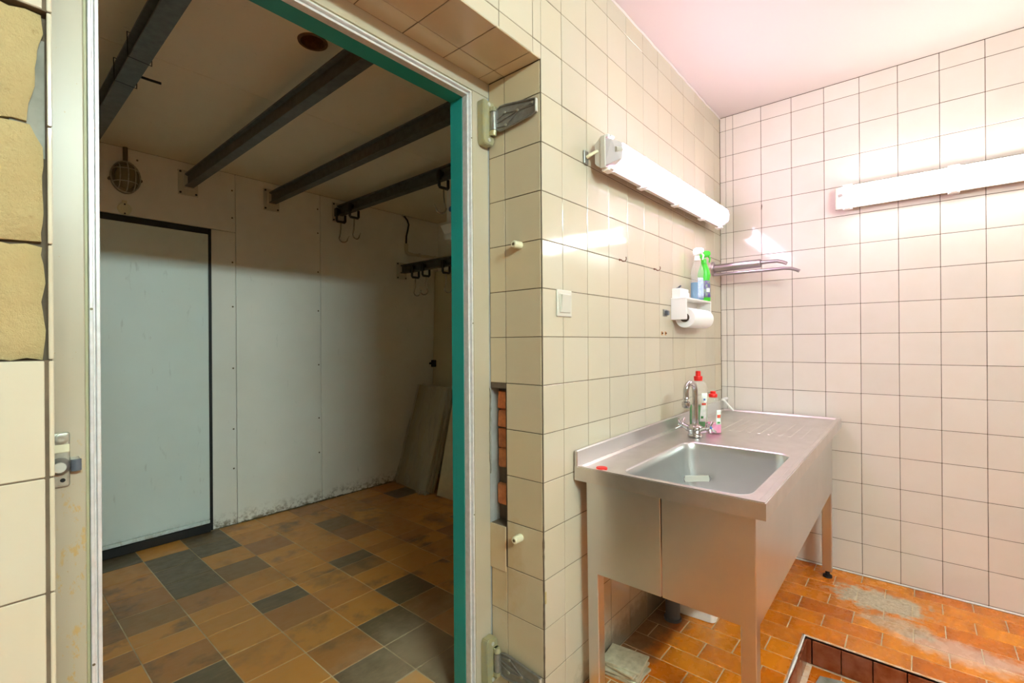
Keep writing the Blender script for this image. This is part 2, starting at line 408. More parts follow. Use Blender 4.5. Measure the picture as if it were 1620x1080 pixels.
# ---- sink wall (sink, door opening)
bm = bmesh.new()
S = YA+0.0014
box(bm, 1.222, XB+0.1, S, YF, -0.12, ZC)                      # right of the opening
box(bm, OX1+0.0014, 1.222, S, 1.044, -0.12, ZC)
box(bm, OX1+0.0014, 1.222, 1.044, YF, -0.12, 0.571)
box(bm, OX1+0.0014, 1.222, 1.044, YF, 1.032, ZC)
box(bm, -1.6, OX1+0.0014, S, YF, OZ+0.0014, ZC)               # lintel
box(bm, -1.6, OX0-0.0014, S, YF, -0.12, 1.166)                # left of the opening
box(bm, -1.6, OX0-0.0014, S+0.014, YF, 1.166, 1.636)
box(bm, -1.6, OX0-0.0014, S, YF, 1.636, OZ+0.0014)
wallA = obj('wall_left', bm, 'grout', None)
struct(wallA, 'cream square-tiled wall with the sink, the tube lamp and the cold-room doorway', 'wall')
zA = [1.203+0.1528*k for k in range(-8, 10)]
xA = [1.1398+0.1537*k for k in range(-12, 13)]
TH = 0.008
def tA(x0, x1, z0, z1, mat='tile', name='tile'):
    tile(wallA, ((x0+x1)/2, YA+TH/2, (z0+z1)/2), (x1-x0-G, TH, z1-z0-G), mat, name)
for (z0, z1) in spans(zA, 0.0, ZC-0.002):
    for (x0, x1) in spans([x for x in xA if x > 1.2], OX1+0.003, XB-0.001):
        tA(x0, x1, z0, z1)
for (z0, z1) in spans(zA, OZ, ZC-0.002):
    for (x0, x1) in spans(xA, -0.25, OX1+0.003): tA(x0, x1, z0, z1)
for (z0, z1) in spans([1.166, 1.0077, 0.8526, 0.699, 0.546, 0.393, 0.24, 0.087, 1.322, 1.4812, 1.636, 1.79, 1.943], 0.0, OZ):
    for (x0, x1) in [(-0.2345, -0.0815), (-0.0815, 0.0715), (0.0737, 0.0808)]:
        if 1.16 < (z0+z1)/2 < 1.636 and x0 < 0.07: continue
        tA(x0, x1, z0, z1)
# bare bedding where tiles have come off
def lump(x0, x1, z0, z1, y, seed, notch=None):
    rr = random.Random(seed); nx, nz = 10, 12; bm = bmesh.new(); grid = []
    edge_r = [0.0014*math.sin(j*1.1+seed)+rr.uniform(-0.0009, 0.0009) for j in range(nz+1)]; edge_t = [rr.uniform(-0.003, 0.002) for _ in range(nx+1)]
    for j in range(nz+1):
        row = []
        for i in range(nx+1):
            u, v = i/nx, j/nz
            xr = x1 + edge_r[j]
            if notch: xr -= notch(v)
            x = x0 + (xr-x0)*u; z = z0 + (z1-z0)*v + (edge_t[i] if j in (0, nz) else 0)
            e = min(u, 1-u, v, 1-v)*nx
            yy = y + rr.uniform(-0.0012, 0.0012) + (0.0045 if e < 0.5 else 0.0012 if e < 1.5 else 0)
            row.append(bm.verts.new((x, yy, z)))
        grid.append(row)
    for j in range(nz):
        for i in range(nx): bm.faces.new((grid[j][i], grid[j][i+1], grid[j+1][i+1], grid[j+1][i]))
    bnd = [grid[0][i] for i in range(nx+1)] + [grid[j][nx] for j in range(1, nz+1)] + [grid[nz][i] for i in range(nx-1, -1, -1)] + [grid[j][0] for j in range(nz-1, 0, -1)]
    back = [bm.verts.new((v.co.x, S+0.016, v.co.z)) for v in bnd]; bridge(bm, bnd, back)
    return obj('bedding_block', bm, 'mortar_block', wallA, 35)
lump(-0.08, 0.0700, 1.4845, 1.632, YA+0.004, 3, lambda v: 0.014*max(0, 1-v*1.15)**1.2)
lump(-0.08, 0.0705, 1.3245, 1.4795, YA+0.003, 4, lambda v: 0.010*max(0, v-0.82)/0.18)
lump(-0.08, 0.0705, 1.1685, 1.3205, YA+0.004, 5)
lump(-0.235, -0.083, 1.4845, 1.632, YA+0.004, 6); lump(-0.235, -0.083, 1.3245, 1.4795, YA+0.003, 8); lump(-0.235, -0.083, 1.1685, 1.3205, YA+0.004, 9)
bm = bmesh.new(); box(bm, 0.04, 0.0735, S+0.012, S+0.015, 1.44, 1.60); obj('render_patch', bm, 'concrete', wallA)

# ---- tiled reveal and soffit of the doorway
bm = bmesh.new()
box(bm, OX1+0.0014, OX1+0.004, YA+0.004, 1.043, 0, OZ); box(bm, OX0+0.01, OX1, YA+0.004, YF-0.002, OZ+0.0014, OZ+0.003)
box(bm, OX0-0.004, OX0-0.0014, YA+0.004, YF-0.002, 0, OZ)
rev = obj('trim_1', bm, 'grout', None); struct(rev, 'tiled reveal of the cold-room doorway with a broken-out patch', 'reveal')
yR = [1.0405]
for (z0, z1) in spans(zA, 0.0, OZ):
    tile(rev, (OX1+TH/2, (YA+0.0035+1.0405)/2, (z0+z1)/2), (TH, 1.0405-YA-0.0035-G, z1-z0-G), 'tile_reveal_shaded', axis=0)
    if z0 > 1.0 or z1 < 0.58:
        xo = 0.0
        tile(rev, (OX1+TH/2-xo, (1.0405+YF)/2, (z0+z1)/2), (TH, YF-1.0405-G, z1-z0-G), 'tile_reveal_shaded', axis=0)
tile(rev, (OX1+TH/2-0.004, 1.080, 0.495), (TH, 0.070, 0.150), 'tile_reveal_shaded', axis=0)
for (x0, x1) in spans([x for x in [1.1398-0.011+0.0+0.1537*k for k in range(-10, 1)]], OX0+0.012, OX1-0.001):
    tile(rev, ((x0+x1)/2, (YA+1.0405)/2, OZ+TH/2), (x1-x0-G, 1.0405-YA-G, TH), 'tile_reveal_shaded', axis=2)
    tile(rev, ((x0+x1)/2, (YF+1.0405)/2, OZ+TH/2), (x1-x0-G, YF-1.0405-G, TH), 'tile_reveal_shaded', axis=2)
# bricks in the broken-out patch
def brick(x0, x1, y0, y1, z0, z1, seed, par):
    rr = random.Random(seed); bm = bmesh.new(); box(bm, x0, x1, y0, y1, z0, z1, bev=0.005, seg=2)
    for v in bm.verts: v.co += V(rr.uniform(-1, 1), rr.uniform(-1, 1), rr.uniform(-1, 1))*0.0022
    return obj('brick', bm, 'brick', par, 40)
for i, (z0, z1) in enumerate([(0.957, 1.020), (0.893, 0.953), (0.824, 0.889), (0.757, 0.819)]):
    brick(1.2085+0.001*(i % 2), 1.23, 1.046, 1.108, z0, z1, 20+i, rev)
brick(1.205, 1.23, 1.046, 1.108, 0.630, 0.700, 31, rev); brick(1.214, 1.23, 1.046, 1.070, 0.574, 0.622, 32, rev)
# ragged mortar line left standing on the frame beside the patch
bm = bmesh.new(); rr = random.Random(5); pts = []
for i in range(22): pts.append((1.1735+rr.uniform(-0.0018, 0.0018), YF-0.004, 1.03-0.29*i/21))
tube(bm, pts, [0.0028+rr.uniform(-0.001, 0.0016) for _ in pts], 6); obj('mortar_bead', bm, 'concrete', rev, 60)
# chipped corner bead
bm = bmesh.new(); rr = random.Random(9); pts = [(OX1+0.002, YA+0.002, 0.02+0.60*i/40) for i in range(41)]
tube(bm, pts, [0.0022+rr.uniform(-0.0006, 0.0018) for _ in pts], 6); obj('mortar_bead', bm, 'grout', rev, 60)
bx('filler_patch', 'mortar_block', rev, OX1+0.0035, OX1+0.012, YA-0.002, YA+0.004, 0.365, 0.405, bev=0.002)

# ---- end wall (tiled)
bm = bmesh.new(); box(bm, XB+0.0014, XB+0.12, -0.78, YF, -0.12, ZC)
wallB = obj('wall_right', bm, 'grout', None); struct(wallB, 'pinkish cream square-tiled end wall with the second tube lamp', 'wall')
zB = [1.2195+0.1512*k for k in range(-8, 9)]
yB = [0.8555, 0.8158]+[0.8158-0.1497*k for k in range(1, 11)]
for (z0, z1) in spans(zB, 0.0, ZC-0.002):
    for (y0, y1) in spans(yB, -0.78, YA-0.0005):
        g = G if y1-y0 > 0.06 else 0.0016
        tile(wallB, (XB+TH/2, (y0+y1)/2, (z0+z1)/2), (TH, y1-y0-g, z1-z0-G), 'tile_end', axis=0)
bx('joint_bead', 'white_plastic', wallB, XB-0.004, XB+0.002, -0.78, YA-0.002, 0.0, 0.006, bev=0.002)
bm = bmesh.new(); prism(bm, [(XB-0.0006, 0.667, 1.955), (XB-0.0006, 0.6625, 1.957), (XB-0.0006, 0.661, 1.945), (XB-0.0006, 0.664, 1.925), (XB-0.0006, 0.6675, 1.93)], (0.001, 0, 0))
obj('chip', bm, 'card', wallB)
bx('wall_rear', 'wall_far_xz', None, -1.6, XB+0.1, YR-0.1, YR, -0.12, ZC); struct(bpy.data.objects['wall_rear'], 'tiled wall at the rear of the room', 'wall')
o = bx('wall_far_left', 'wall_far_yz', None, -1.7, -1.6, YR, YF, -0.12, ZC); struct(o, 'tiled wall at the far side of the room', 'wall')
o = bx('wall_right_rear', 'wall_far_yz', None, XB, XB+0.12, YR, -0.78, -0.12, ZC); struct(o, 'rear length of the tiled end wall', 'wall')

# ---- floor of the tiled room, with a sunken pit
PX0, PX1, PY0, PY1, PZ = 1.30, 2.200, -0.60, 0.348, -0.103
bm = bmesh.new(); ZG = -0.0016
box(bm, PX1, XB+0.0014, -0.78, YA+0.0014, -0.12, ZG); box(bm, 1.163, PX1, PY1, YA+0.0014, -0.12, ZG)
box(bm, 1.163, PX0, -0.78, PY1, -0.12, ZG); box(bm, PX0, PX1, -0.78, PY0, -0.12, ZG)
floor = obj('floor', bm, 'fgrout', None); struct(floor, 'orange glazed brick-bond floor with a sunken tiled pit', 'floor')
for a in [(-1.6, 1.163, YR, YA+0.0014), (1.163, XB, YR, -0.78)]:
    bx('tile_field', 'floor_far', floor, a[0], a[1], a[2], a[3], -0.12, 0.0)
o = bx('threshold', 'cgrout', floor, -1.6, 1.222, YA+0.0014, 1.113, -0.12, 0.0)
rows = [(2.858, 2.943, .2149), (2.7505, 2.858, .3177), (2.645, 2.7505, .2202), (2.537, 2.645, .315), (2.424, 2.537, .2158), (2.319, 2.424, .311),
        (2.2185, 2.319, .2200), (2.110, 2.2185, .3400), (2.004, 2.110, .4535), (1.899, 2.004, .5425), (1.793, 1.899, .635), (1.690, 1.793, .5375),
        (1.586, 1.690, .6305), (1.480, 1.586, .5340), (1.375, 1.480, .627), (1.27, 1.375, .531), (1.165, 1.27, .624)]
for (x0, x1, yj) in rows:
    js = [yj+0.1975*k for k in range(-8, 6)]
    for (y0, y1) in spans(js, -0.775, YA-0.001):
        yy0 = y0
        if x1 <= PX1+0.03 and x0 >= PX0-0.08:
            if y1 <= PY1+0.012 and y0 >= PY0: continue
            if y0 < PY1 < y1: yy0 = PY1+0.010
        xa, xb = x0, x1
        if abs(x0-2.2185) < 1e-4 and y0 < PY1: xa = PX1+0.011
        if y1-yy0 < 0.012: continue
        tile(floor, ((xa+xb)/2, (yy0+y1)/2, -0.004), (xb-xa-0.0034, y1-yy0-0.0034, 0.008), 'ftile', axis=2, bev=0.0016)
# pit
bm = bmesh.new()
box(bm, PX0, PX1, PY0, PY1, PZ-0.02, PZ-0.0015)
box(bm, PX1, PX1+0.010, PY0, PY1+0.010, PZ-0.01, 0.0005); box(bm, PX0, PX1+0.010, PY1, PY1+0.010, PZ-0.01, 0.0005)
obj('pit_lining', bm, 'pit_edge', floor)
bm = bmesh.new(); rr = random.Random(4)
pts = [(PX0+(PX1-PX0)*i/30, PY1+0.003, 0.001) for i in range(31)]
tube(bm, pts, [0.0035+rr.uniform(-0.0015, 0.003) for _ in pts], 6); obj('edge_mortar', bm, 'white_plastic', floor, 60)
ys = [0.3250, 0.2294, 0.1325, 0.0343, -0.064, -0.162, -0.26, -0.358, -0.456, -0.554]
for y1, y0 in zip(ys, ys[1:]):
    tile(floor, (PX1-0.002, (y0+y1)/2, PZ/2-0.003), (0.008, y1-y0-0.003, -PZ-0.010), 'pit_tile', name='pit_tile', axis=0)
tile(floor, (PX1-0.002, 0.3365, PZ/2-0.003), (0.008, 0.017, -PZ-0.010), 'pit_tile', name='pit_tile', axis=0)
for k in range(8):
    x1 = PX1-0.012-0.1055*k
    tile(floor, (x1-0.05, PY1-0.002, PZ/2-0.003), (0.1, 0.008, -PZ-0.010), 'pit_tile', name='pit_tile', axis=1)
    for j in range(9):
        y1 = 0.325-0.0985*j
        tile(floor, (x1-0.052, y1-0.049, PZ-0.004), (0.102, 0.0955, 0.008), 'ftile', axis=2)
bm = bmesh.new(); prism(bm, [(2.13, 0.29, PZ+0.0005), (2.15, 0.22, PZ+0.0005), (2.135, 0.15, PZ+0.0005), (2.06, 0.12, PZ+0.0005), (1.98, 0.17, PZ+0.0005), (1.97, 0.26, PZ+0.0005), (2.05, 0.30, PZ+0.0005)], (0, 0, 0.006))
obj('cement_patch', bm, 'concrete', floor)

# ---- cold room shell
bm = bmesh.new(); box(bm, XK0-0.1, XK1+0.1, 1.113, YK+0.1, -0.12, -0.0015)
cfloor = obj('floor_cold_room', bm, 'cgrout', None); struct(cfloor, 'dark brown and orange square-tiled floor of the cold room', 'floor')
xs = [-0.219, -0.004, 0.2115, 0.4265, 0.637, 0.852, 1.068, 1.284, 1.501, 1.719, 1.942, 2.160, 2.378, 2.596, 2.814]
ysf = [3.418, 3.22, 3.025, 2.822, 2.622, 2.437, 2.322, 2.190, 1.992, 1.79, 1.59, 1.39, 1.19]
for (x0, x1) in spans(xs, XK0, XK1):
    for (y0, y1) in spans(ysf, 1.118, 3.418):
        tile(cfloor, ((x0+x1)/2, (y0+y1)/2, -0.004), (x1-x0-0.0036, y1-y0-0.0036, 0.008), 'ctile', axis=2, bev=0.0014)
bm = bmesh.new(); box(bm, XK0-0.1, XK1+0.1, YK+0.012, YK+0.1, -0.12, ZK+0.08)
kback = obj('wall_back', bm, 'dark', None); struct(kback, 'white panelled far wall of the cold room with a grey door', 'wall')
def kp(x0, x1, z0, z1): bx('wall_panel', 'panel', kback, x0, x1, YK, YK+0.03, z0, z1, bev=0.002)
kp(XK0, 1.1755, 1.927, ZK); kp(1.034, 1.1755, 0.004, 1.924); kp(1.1785, 1.7605, 0.004, ZK); kp(1.7635, XK1, 0.004, ZK); kp(XK0, 0.10, 0.004, 1.924)
bm0 = bmesh.new(); lathe(bm0, [(0.0055, 0), (0.0055, 0.0012), (0.003, 0.0025)], axis='y', seg=12); rivet = fin(bm0, 'rivet', 40)
for x in (1.157, 1.742):
    for i, z in enumerate((2.2, 2.02, 1.727, 1.435, 1.03, 0.63, 0.37)):
        link('rivet', rivet, 'panel' if i % 2 else 'brassy', kback, (x, YK, z))
for x in (0.42, 0.66, 0.86): link('rivet', rivet, 'panel', kback, (x, YK, 2.255))
for i in range(9):
    bm = bmesh.new(); rr = random.Random(40+i); x = 1.20+0.17*i
    tube(bm, [(x+0.02*k, YK-0.001, 0.004+rr.uniform(-0.003, 0.003)) for k in range(9)], [0.004+rr.uniform(-0.002, 0.003) for _ in range(9)], 5)
    obj('floor_sealant', bm, 'brassy', kback, 60)
bm = bmesh.new(); box(bm, XK1, XK1+0.1, 1.13, YK+0.1, -0.12, ZK+0.08); o = obj('wall_cold_room_right', bm, 'panel', None); struct(o, 'dim panelled side wall of the cold room', 'wall')
bm = bmesh.new(); box(bm, XK0-0.1, XK0, 1.13, YK+0.1, -0.12, ZK+0.08); o = obj('wall_cold_room_left', bm, 'panel', None); struct(o, 'panelled side wall of the cold room beside the grey door', 'wall')
bm = bmesh.new(); P0, P1 = 1.136, YI
box(bm, XK0-0.1, 0.158, P0, P1, -0.12, ZK+0.08); box(bm, 1.083, XK1+0.1, P0, P1, -0.12, ZK+0.08); box(bm, 0.158, 1.083, P0, P1, 2.003, ZK+0.08)
o = obj('wall_cold_room_front', bm, 'panel', None); struct(o, 'panelled front wall of the cold room around the doorway', 'wall')
# ceiling of the cold room: two rows of panels, one with a round hole
kc = bx('ceiling_cold_room', 'dark', None, XK0-0.1, XK1+0.1, 1.13, YK+0.1, ZK+0.075, ZK+0.12); struct(kc, 'cream panelled ceiling of the cold room', 'ceiling')
bx('ceiling_panel', 'cpanel', kc, XK0, XK1, 2.2575, YK, ZK, ZK+0.075, bev=0.002)
HC, HR = (0.852, 1.70), 0.044
bx('ceiling_panel', 'cpanel', kc, XK0, HC[0]-0.25, P1, 2.2545, ZK, ZK+0.075); bx('ceiling_panel', 'cpanel', kc, HC[0]+0.25, XK1, P1, 2.2545, ZK, ZK+0.075)
bm = bmesh.new(); N = 40; inn, out, top = [], [], []
for i in range(N):
    a = 2*math.pi*i/N; c, s = math.cos(a), math.sin(a)
    inn.append(bm.verts.new((HC[0]+HR*c, HC[1]+HR*s, ZK))); top.append(bm.verts.new((HC[0]+HR*c, HC[1]+HR*s, ZK+0.075)))
    tx = 0.25/abs(c) if abs(c) > 1e-6 else 1e9
    ty = ((2.2545-HC[1]) if s > 0 else (HC[1]-P1))/abs(s) if abs(s) > 1e-6 else 1e9
    t = min(tx, ty); out.append(bm.verts.new((HC[0]+t*c, HC[1]+t*s, ZK)))
bridge(bm, inn, out); bridge(bm, inn, top)
cs = [bm.verts.new((HC[0]+sx*0.25, yy, ZK)) for sx, yy in ((1, 2.2545), (-1, 2.2545), (-1, P1), (1, P1))]
for cv in cs:
    near = sorted(range(N), key=lambda i: (out[i].co-cv.co).length)[:2]
    if (out[near[0]].co-cv.co).length > 1e-5: bm.faces.new((out[near[0]], cv, out[near[1]]))
obj('ceiling_panel', bm, 'cpanel', kc)
# ---- grey door in the far wall
dr = bx('door_1', 'kdoor', None, 0.115, 1.0155, YK-0.008, YK+0.01, 0.078, 1.887, bev=0.003); struct(dr, 'pale grey flush door with black seal in the far wall of the cold room', 'door')
bx('door_seal', 'black', dr, 1.0165, 1.033, YK-0.006, YK+0.011, 0.004, 1.924, bev=0.002)
bx('door_seal', 'black', dr, 0.10, 1.0165, YK-0.006, YK+0.011, 1.888, 1.924, bev=0.002)
bx('door_seal', 'black', dr, 0.10, 0.114, YK-0.006, YK+0.011, 0.004, 1.888, bev=0.002)
bx('door_sill', 'black', dr, 0.114, 1.0165, YK-0.018, YK+0.011, 0.002, 0.052, bev=0.003)
bx('kick_strip', 'kdoor', dr, 0.116, 1.015, YK-0.012, YK, 0.055, 0.077, bev=0.002)

# ---- cold-room doorway frame
fr = bpy.data.objects.new('door_2', None); COL.objects.link(fr); struct(fr, 'cream door frame of the cold room with pale profile and teal lining', 'door frame')
def fbox(n, m, *a, bev=0.001): return bx(n, m, fr, *a, bev=bev)
fbox('frame_jamb', 'cream', 1.100, 1.1735, YF, 1.136, 0, 2.021, bev=0.0015)
fbox('frame_jamb', 'greyboard', 1.174, 1.25, YF+0.001, 1.136, 0, OZ)
fbox('frame_jamb', 'cream', -0.02, 0.1395, YF, 1.136, 0, 2.021, bev=0.0015)
fbox('frame_head', 'cream', -0.02, 1.1775, YF, 1.136, 2.022, OZ+0.03, bev=0.0015)
# stepped profile around the opening: each strip a bar of its own
def uprof(name, mat, w0, w1, y0, y1):
    """strip between offsets w0..w1 (outwards from the clear opening)"""
    fbox(name, mat, 0.161-w1, 0.161-w0, y0, y1, 0, 2.0+w0); fbox(name, mat, 1.080+w0, 1.080+w1, y0, y1, 0, 2.0+w0)
    fbox(name, mat, 0.161-w1, 1.080+w1, y0, y1, 2.0+w0, 2.0+w1)
uprof('seal_strip', 'profile_dk', 0.0165, 0.0215, YF+0.003, 1.136)
uprof('profile_strip', 'profile', 0.0105, 0.0162, YF-0.002, 1.136)
uprof('profile_strip', 'profile', 0.0062, 0.0103, YF+0.008, 1.138)
uprof('profile_strip', 'profile', 0.0, 0.0060, YF+0.004, 1.140)
fbox('lining', 'teal', 1.0795, 1.0835, 1.1405, YI+0.001, 0, 2.0); fbox('lining', 'teal', 0.1575, 0.1615, 1.1405, YI+0.001, 0, 2.0)
fbox('lining', 'teal', 0.1575, 1.0835, 1.1405, YI+0.001, 2.0, 2.004)
for z in (1.86, 1.25, 0.62): 
    for xx in (0.1478, 1.0935): cy('screw', 'brassy', fr, (xx, YF-0.003, z), (xx, YF-0.001, z), 0.0022, seg=10)
# hinges
def hinge(zc, flip):
    s = -1 if flip else 1; h = thing_part('hinge', fr)
    Z = lambda d: zc+s*d
    b = bmesh.new(); prism(b, [(1.122, 1.082, Z(0.068)), (1.1745, 1.082, Z(0.068)), (1.1745, 1.082, Z(-0.062)), (1.165, 1.082, Z(-0.078)), (1.128, 1.082, Z(-0.078)), (1.122, 1.082, Z(-0.066))], (0, 0.0305, 0))
    bmesh.ops.bevel(b, geom=b.edges[:], offset=0.0025, segments=2, affect='EDGES')
    obj('hinge_body', b, 'hinge_lt', h, 35)
    cy('knuckle', 'hinge', h, (1.160, 1.072, Z(-0.030)), (1.160, 1.072, Z(0.030)), 0.0115, seg=20)
    for a0, a1 in ((0.032, 0.047), (-0.032, -0.048)):
        b = bmesh.new(); cyl(b, (1.160, 1.072, Z(a0)), (1.160, 1.072, Z(a1)), 0.012, 0.009, 16); box(b, 1.149, 1.171, 1.072, 1.085, min(Z(a0), Z(a1)), max(Z(a0), Z(a1)), bev=0.001)
        obj('knuckle_end', b, 'hinge_lt', h, 35)
    for (yx, zz) in ((1.0805, 0.057), (1.0805, -0.062)): cy('screw', 'galv', h, (1.148, yx+0.003, Z(zz)), (1.148, yx-0.001, Z(zz)), 0.006, seg=12)
    # strap: tapered dish with raised rim and ribs, folded back along the reveal
    out = [(1.062, 0.036), (1.045, 0.043), (1.02, 0.041), (0.905, 0.022), (0.896, 0.020), (0.896, -0.022), (0.905, -0.024), (1.02, -0.036), (1.048, -0.037), (1.062, -0.030)]
    b = bmesh.new(); prism(b, [(1.1655, y, Z(d)) for y, d in out], (0.0045, 0, 0)); obj('strap', b, 'hinge', h)
    b = bmesh.new(); tube(b, [(1.1635, y, Z(d)) for y, d in out], 0.0032, 6, closed=True); obj('strap_rim', b, 'hinge', h, 50)
    b = bmesh.new(); box(b, 1.1595, 1.169, 0.892, 0.899, min(Z(0.02), Z(-0.022)), max(Z(0.02), Z(-0.022)), bev=0.0015); obj('strap_end', b, 'galv', h)
    node = (1.1635, 0.968, Z(0.006))
    for p, qn in ((node, (1.1635, 1.060, Z(-0.008))), (node, (1.1635, 1.023, Z(0.016))), (node, (1.1635, 0.905, Z(0.012))), (node, (1.1635, 1.02, Z(-0.026))), ((1.1635, 1.023, Z(0.016)), (1.1635, 1.06, Z(0.004))), ((1.1635, 0.905, Z(0.004)), node), ((1.1635, 1.02, Z(-0.026)), (1.1635, 1.06, Z(-0.022)))):
        tb('strap_rib', 'hinge', h, [p, qn], 0.0021, 6)
    for p in (node, (1.1635, 1.023, Z(0.016)), (1.1635, 1.02, Z(-0.026)), (1.1635, 0.908, Z(0.010))): cy('boss', 'steel_dirty', h, p, (p[0]-0.005, p[1], p[2]), 0.0042, seg=10)
def thing_part(name, parent):
    o = bpy.data.objects.new(name, None); COL.objects.link(o); o.parent = parent; o.empty_display_size = 0.02; return o
hinge(1.925, False); hinge(0.118, True)
# latch keeper on the other jamb
kp_ = thing_part('latch_keeper', fr)
bx('keeper_plate', 'steel_dirty', kp_, 0.070, 0.1185, YF-0.006, YF, 0.944, 1.037, bev=0.004, seg=2)
bx('keeper_step', 'offwhite', kp_, 0.0705, 0.118, YF-0.0075, YF-0.004, 1.003, 1.017, bev=0.0012)
lobj = bmesh.new(); lathe(lobj, [(0.009, 0), (0.009, 0.004), (0.006, 0.0052), (0.003, 0.0045)], (0.107, YF-0.005, 1.027), 16, axis='y'); obj('screw', lobj, 'steel_dirty', kp_, 40)
lobj = bmesh.new(); lathe(lobj, [(0.0145, 0), (0.0145, 0.006), (0.010, 0.012), (0.0085, 0.014)], (0.1045, YF-0.005, 0.981), 20, axis='y'); obj('keeper_boss', lobj, 'hinge', kp_, 40)
cy('keeper_pin', 'galv', kp_, (0.1035, YF-0.018, 0.981), (0.1035, YF-0.024, 0.981), 0.0085, seg=14)
cy('screw_hole', 'dark', kp_, (0.109, YF-0.0062, 0.956), (0.109, YF-0.0067, 0.956), 0.0035, seg=12)
bx('roller_bracket', 'steel_dirty', kp_, 0.118, 0.1305, YF-0.008, YF, 0.967, 0.993, bev=0.0015)
cy('roller', 'pvc_grey', kp_, (0.1255, YF-0.010, 0.9705), (0.1255, YF-0.010, 0.9895), 0.0072, seg=16)

# ================================================================== LAMPS
def tube_lamp(name, label, L, lens, lens_end, clips, group=None):
    """fixture of length L along local +X; back at local y=0, lens towards -y"""
    t = thing(name, label, 'lamp', group=group)
    b = bmesh.new(); z1 = 0.052
    prism(b, [(0, -0.002, -0.034), (0, -0.002, 0.034), (0, -0.022, z1), (0, -0.034, z1), (0, -0.034, -z1), (0, -0.022, -z1)], (L, 0, 0)); obj('lamp_body', b, 'lamp_body', t)
    b = bmesh.new()
    for x in (0.0, L):
        box(b, x-0.003, x+0.003, -0.044, -0.024, -0.056, 0.056, bev=0.002)
    box(b, 0, L, -0.044, -0.030, z1, 0.056); box(b, 0, L, -0.044, -0.030, -0.056, -z1); obj('lamp_rim', b, 'lamp_body', t)
    def loop(b, x0, x1, y, z, r=0.012):
        pts = []
        for (cx, cz, a0) in ((x1-r, z-r, 0), (x0+r, z-r, 90), (x0+r, -z+r, 180), (x1-r, -z+r, 270)):
            for k in range(5):
                a = math.radians(a0+22.5*k); pts.append(b.verts.new((cx+r*math.cos(a), y, cz+r*math.sin(a))))
        return pts
    e = 0.036
    for (x0, x1, m, nm) in ((e, L-e, lens, 'diffuser'),):
        b = bmesh.new(); rings = [loop(b, x0, x1, -0.038, 0.047, 0.004), loop(b, x0+0.003, x1-0.003, -0.066, 0.043, 0.006), loop(b, x0+0.008, x1-0.008, -0.086, 0.031, 0.01), loop(b, x0+0.015, x1-0.015, -0.091, 0.020, 0.01)]
        for p, qn in zip(rings, rings[1:]): bridge(b, p, qn)
        b.faces.new(rings[0]); b.faces.new(rings[-1]); obj(nm, b, m, t, 50)
    for sgn, xb in ((1, 0.004), (-1, L-0.004)):
        b = bmesh.new(); xe = xb+sgn*(e-0.004)
        A = [(xb, -0.038, 0.047), (xb, -0.038, -0.047), (xb+sgn*0.006, -0.062, -0.041), (xb+sgn*0.022, -0.084, -0.029), (xb+sgn*0.022, -0.084, 0.029), (xb+sgn*0.006, -0.062, 0.041)]
        B = [(xe, -0.038, 0.047), (xe, -0.038, -0.047), (xe, -0.066, -0.043), (xe, -0.090, -0.027), (xe, -0.090, 0.027), (xe, -0.066, 0.043)]
        a = [b.verts.new(p) for p in A]; c = [b.verts.new(p) for p in B]; bridge(b, a, c); b.faces.new(a); b.faces.new(c)
        obj('diffuser_end', b, lens_end, t)
        cy('tube_holder', 'lamp_body', t, (xb+sgn*0.012, -0.074, 0.004), (xb+sgn*0.034, -0.086, 0.004), 0.009, seg=12)
    for x in clips:
        for s in (-1, 1):
            b = bmesh.new(); box(b, x-0.020, x+0.020, -0.050, -0.022, min(s*0.053, s*0.063), max(s*0.053, s*0.063), bev=0.002)
            box(b, x-0.012, x+0.012, -0.058, -0.046, min(s*0.053, s*0.060), max(s*0.053, s*0.060), bev=0.002); obj('clip', b, 'white_plastic', t)
    return t
LA = tube_lamp('tube_lamp', 'lit pinkish fluorescent tube lamp on brackets above the stainless sink', 1.285, 'lens_pink', 'lens_end_p', (0.03, 0.30, 0.64, 0.98, 1.25))
LA.location = (1.456, 0.862, 1.848); LA.rotation_euler = (0, math.radians(-0.8), 0)
for x in (0.20, 1.05): bx('wall_bracket', 'lamp_body', LA, x-0.02, x+0.02, -0.004, 0.0255, -0.02, 0.02, bev=0.002)
bx('end_box', 'lamp_body', LA, 0.004, 0.060, -0.024, -0.001, -0.040, 0.030, bev=0.004)
tb('conduit_arm', 'offwhite', LA, [(0.014, -0.012, 0.008), (-0.004, -0.010, 0.006), (-0.020, 0.004, -0.006), (-0.022, 0.018, -0.012)], 0.006, 10)
bx('wall_plate', 'hinge', LA, -0.036, -0.008, 0.0185, 0.0255, -0.036, 0.012, bev=0.002)
LB = tube_lamp('tube_lamp', 'lit warm white fluorescent tube lamp flat on the end wall', 1.285, 'lens_warm', 'lens_end_w', (0.05, 0.44, 0.84, 1.24))
LB.rotation_euler = (0, 0, -math.pi/2); LB.location = (XB, 0.313, 1.906)
LC = tube_lamp('tube_lamp', 'added unseen cool white tube lamp high on the rear wall', 1.285, 'lens_cool', 'lens_end_w', (0.05, 0.44, 0.84, 1.24))  # unseen lamp added behind the camera, placed to fit the doorway's shadow edge
LC.rotation_euler = (0, 0, math.pi); LC.location = (0.75, YR, 2.40)

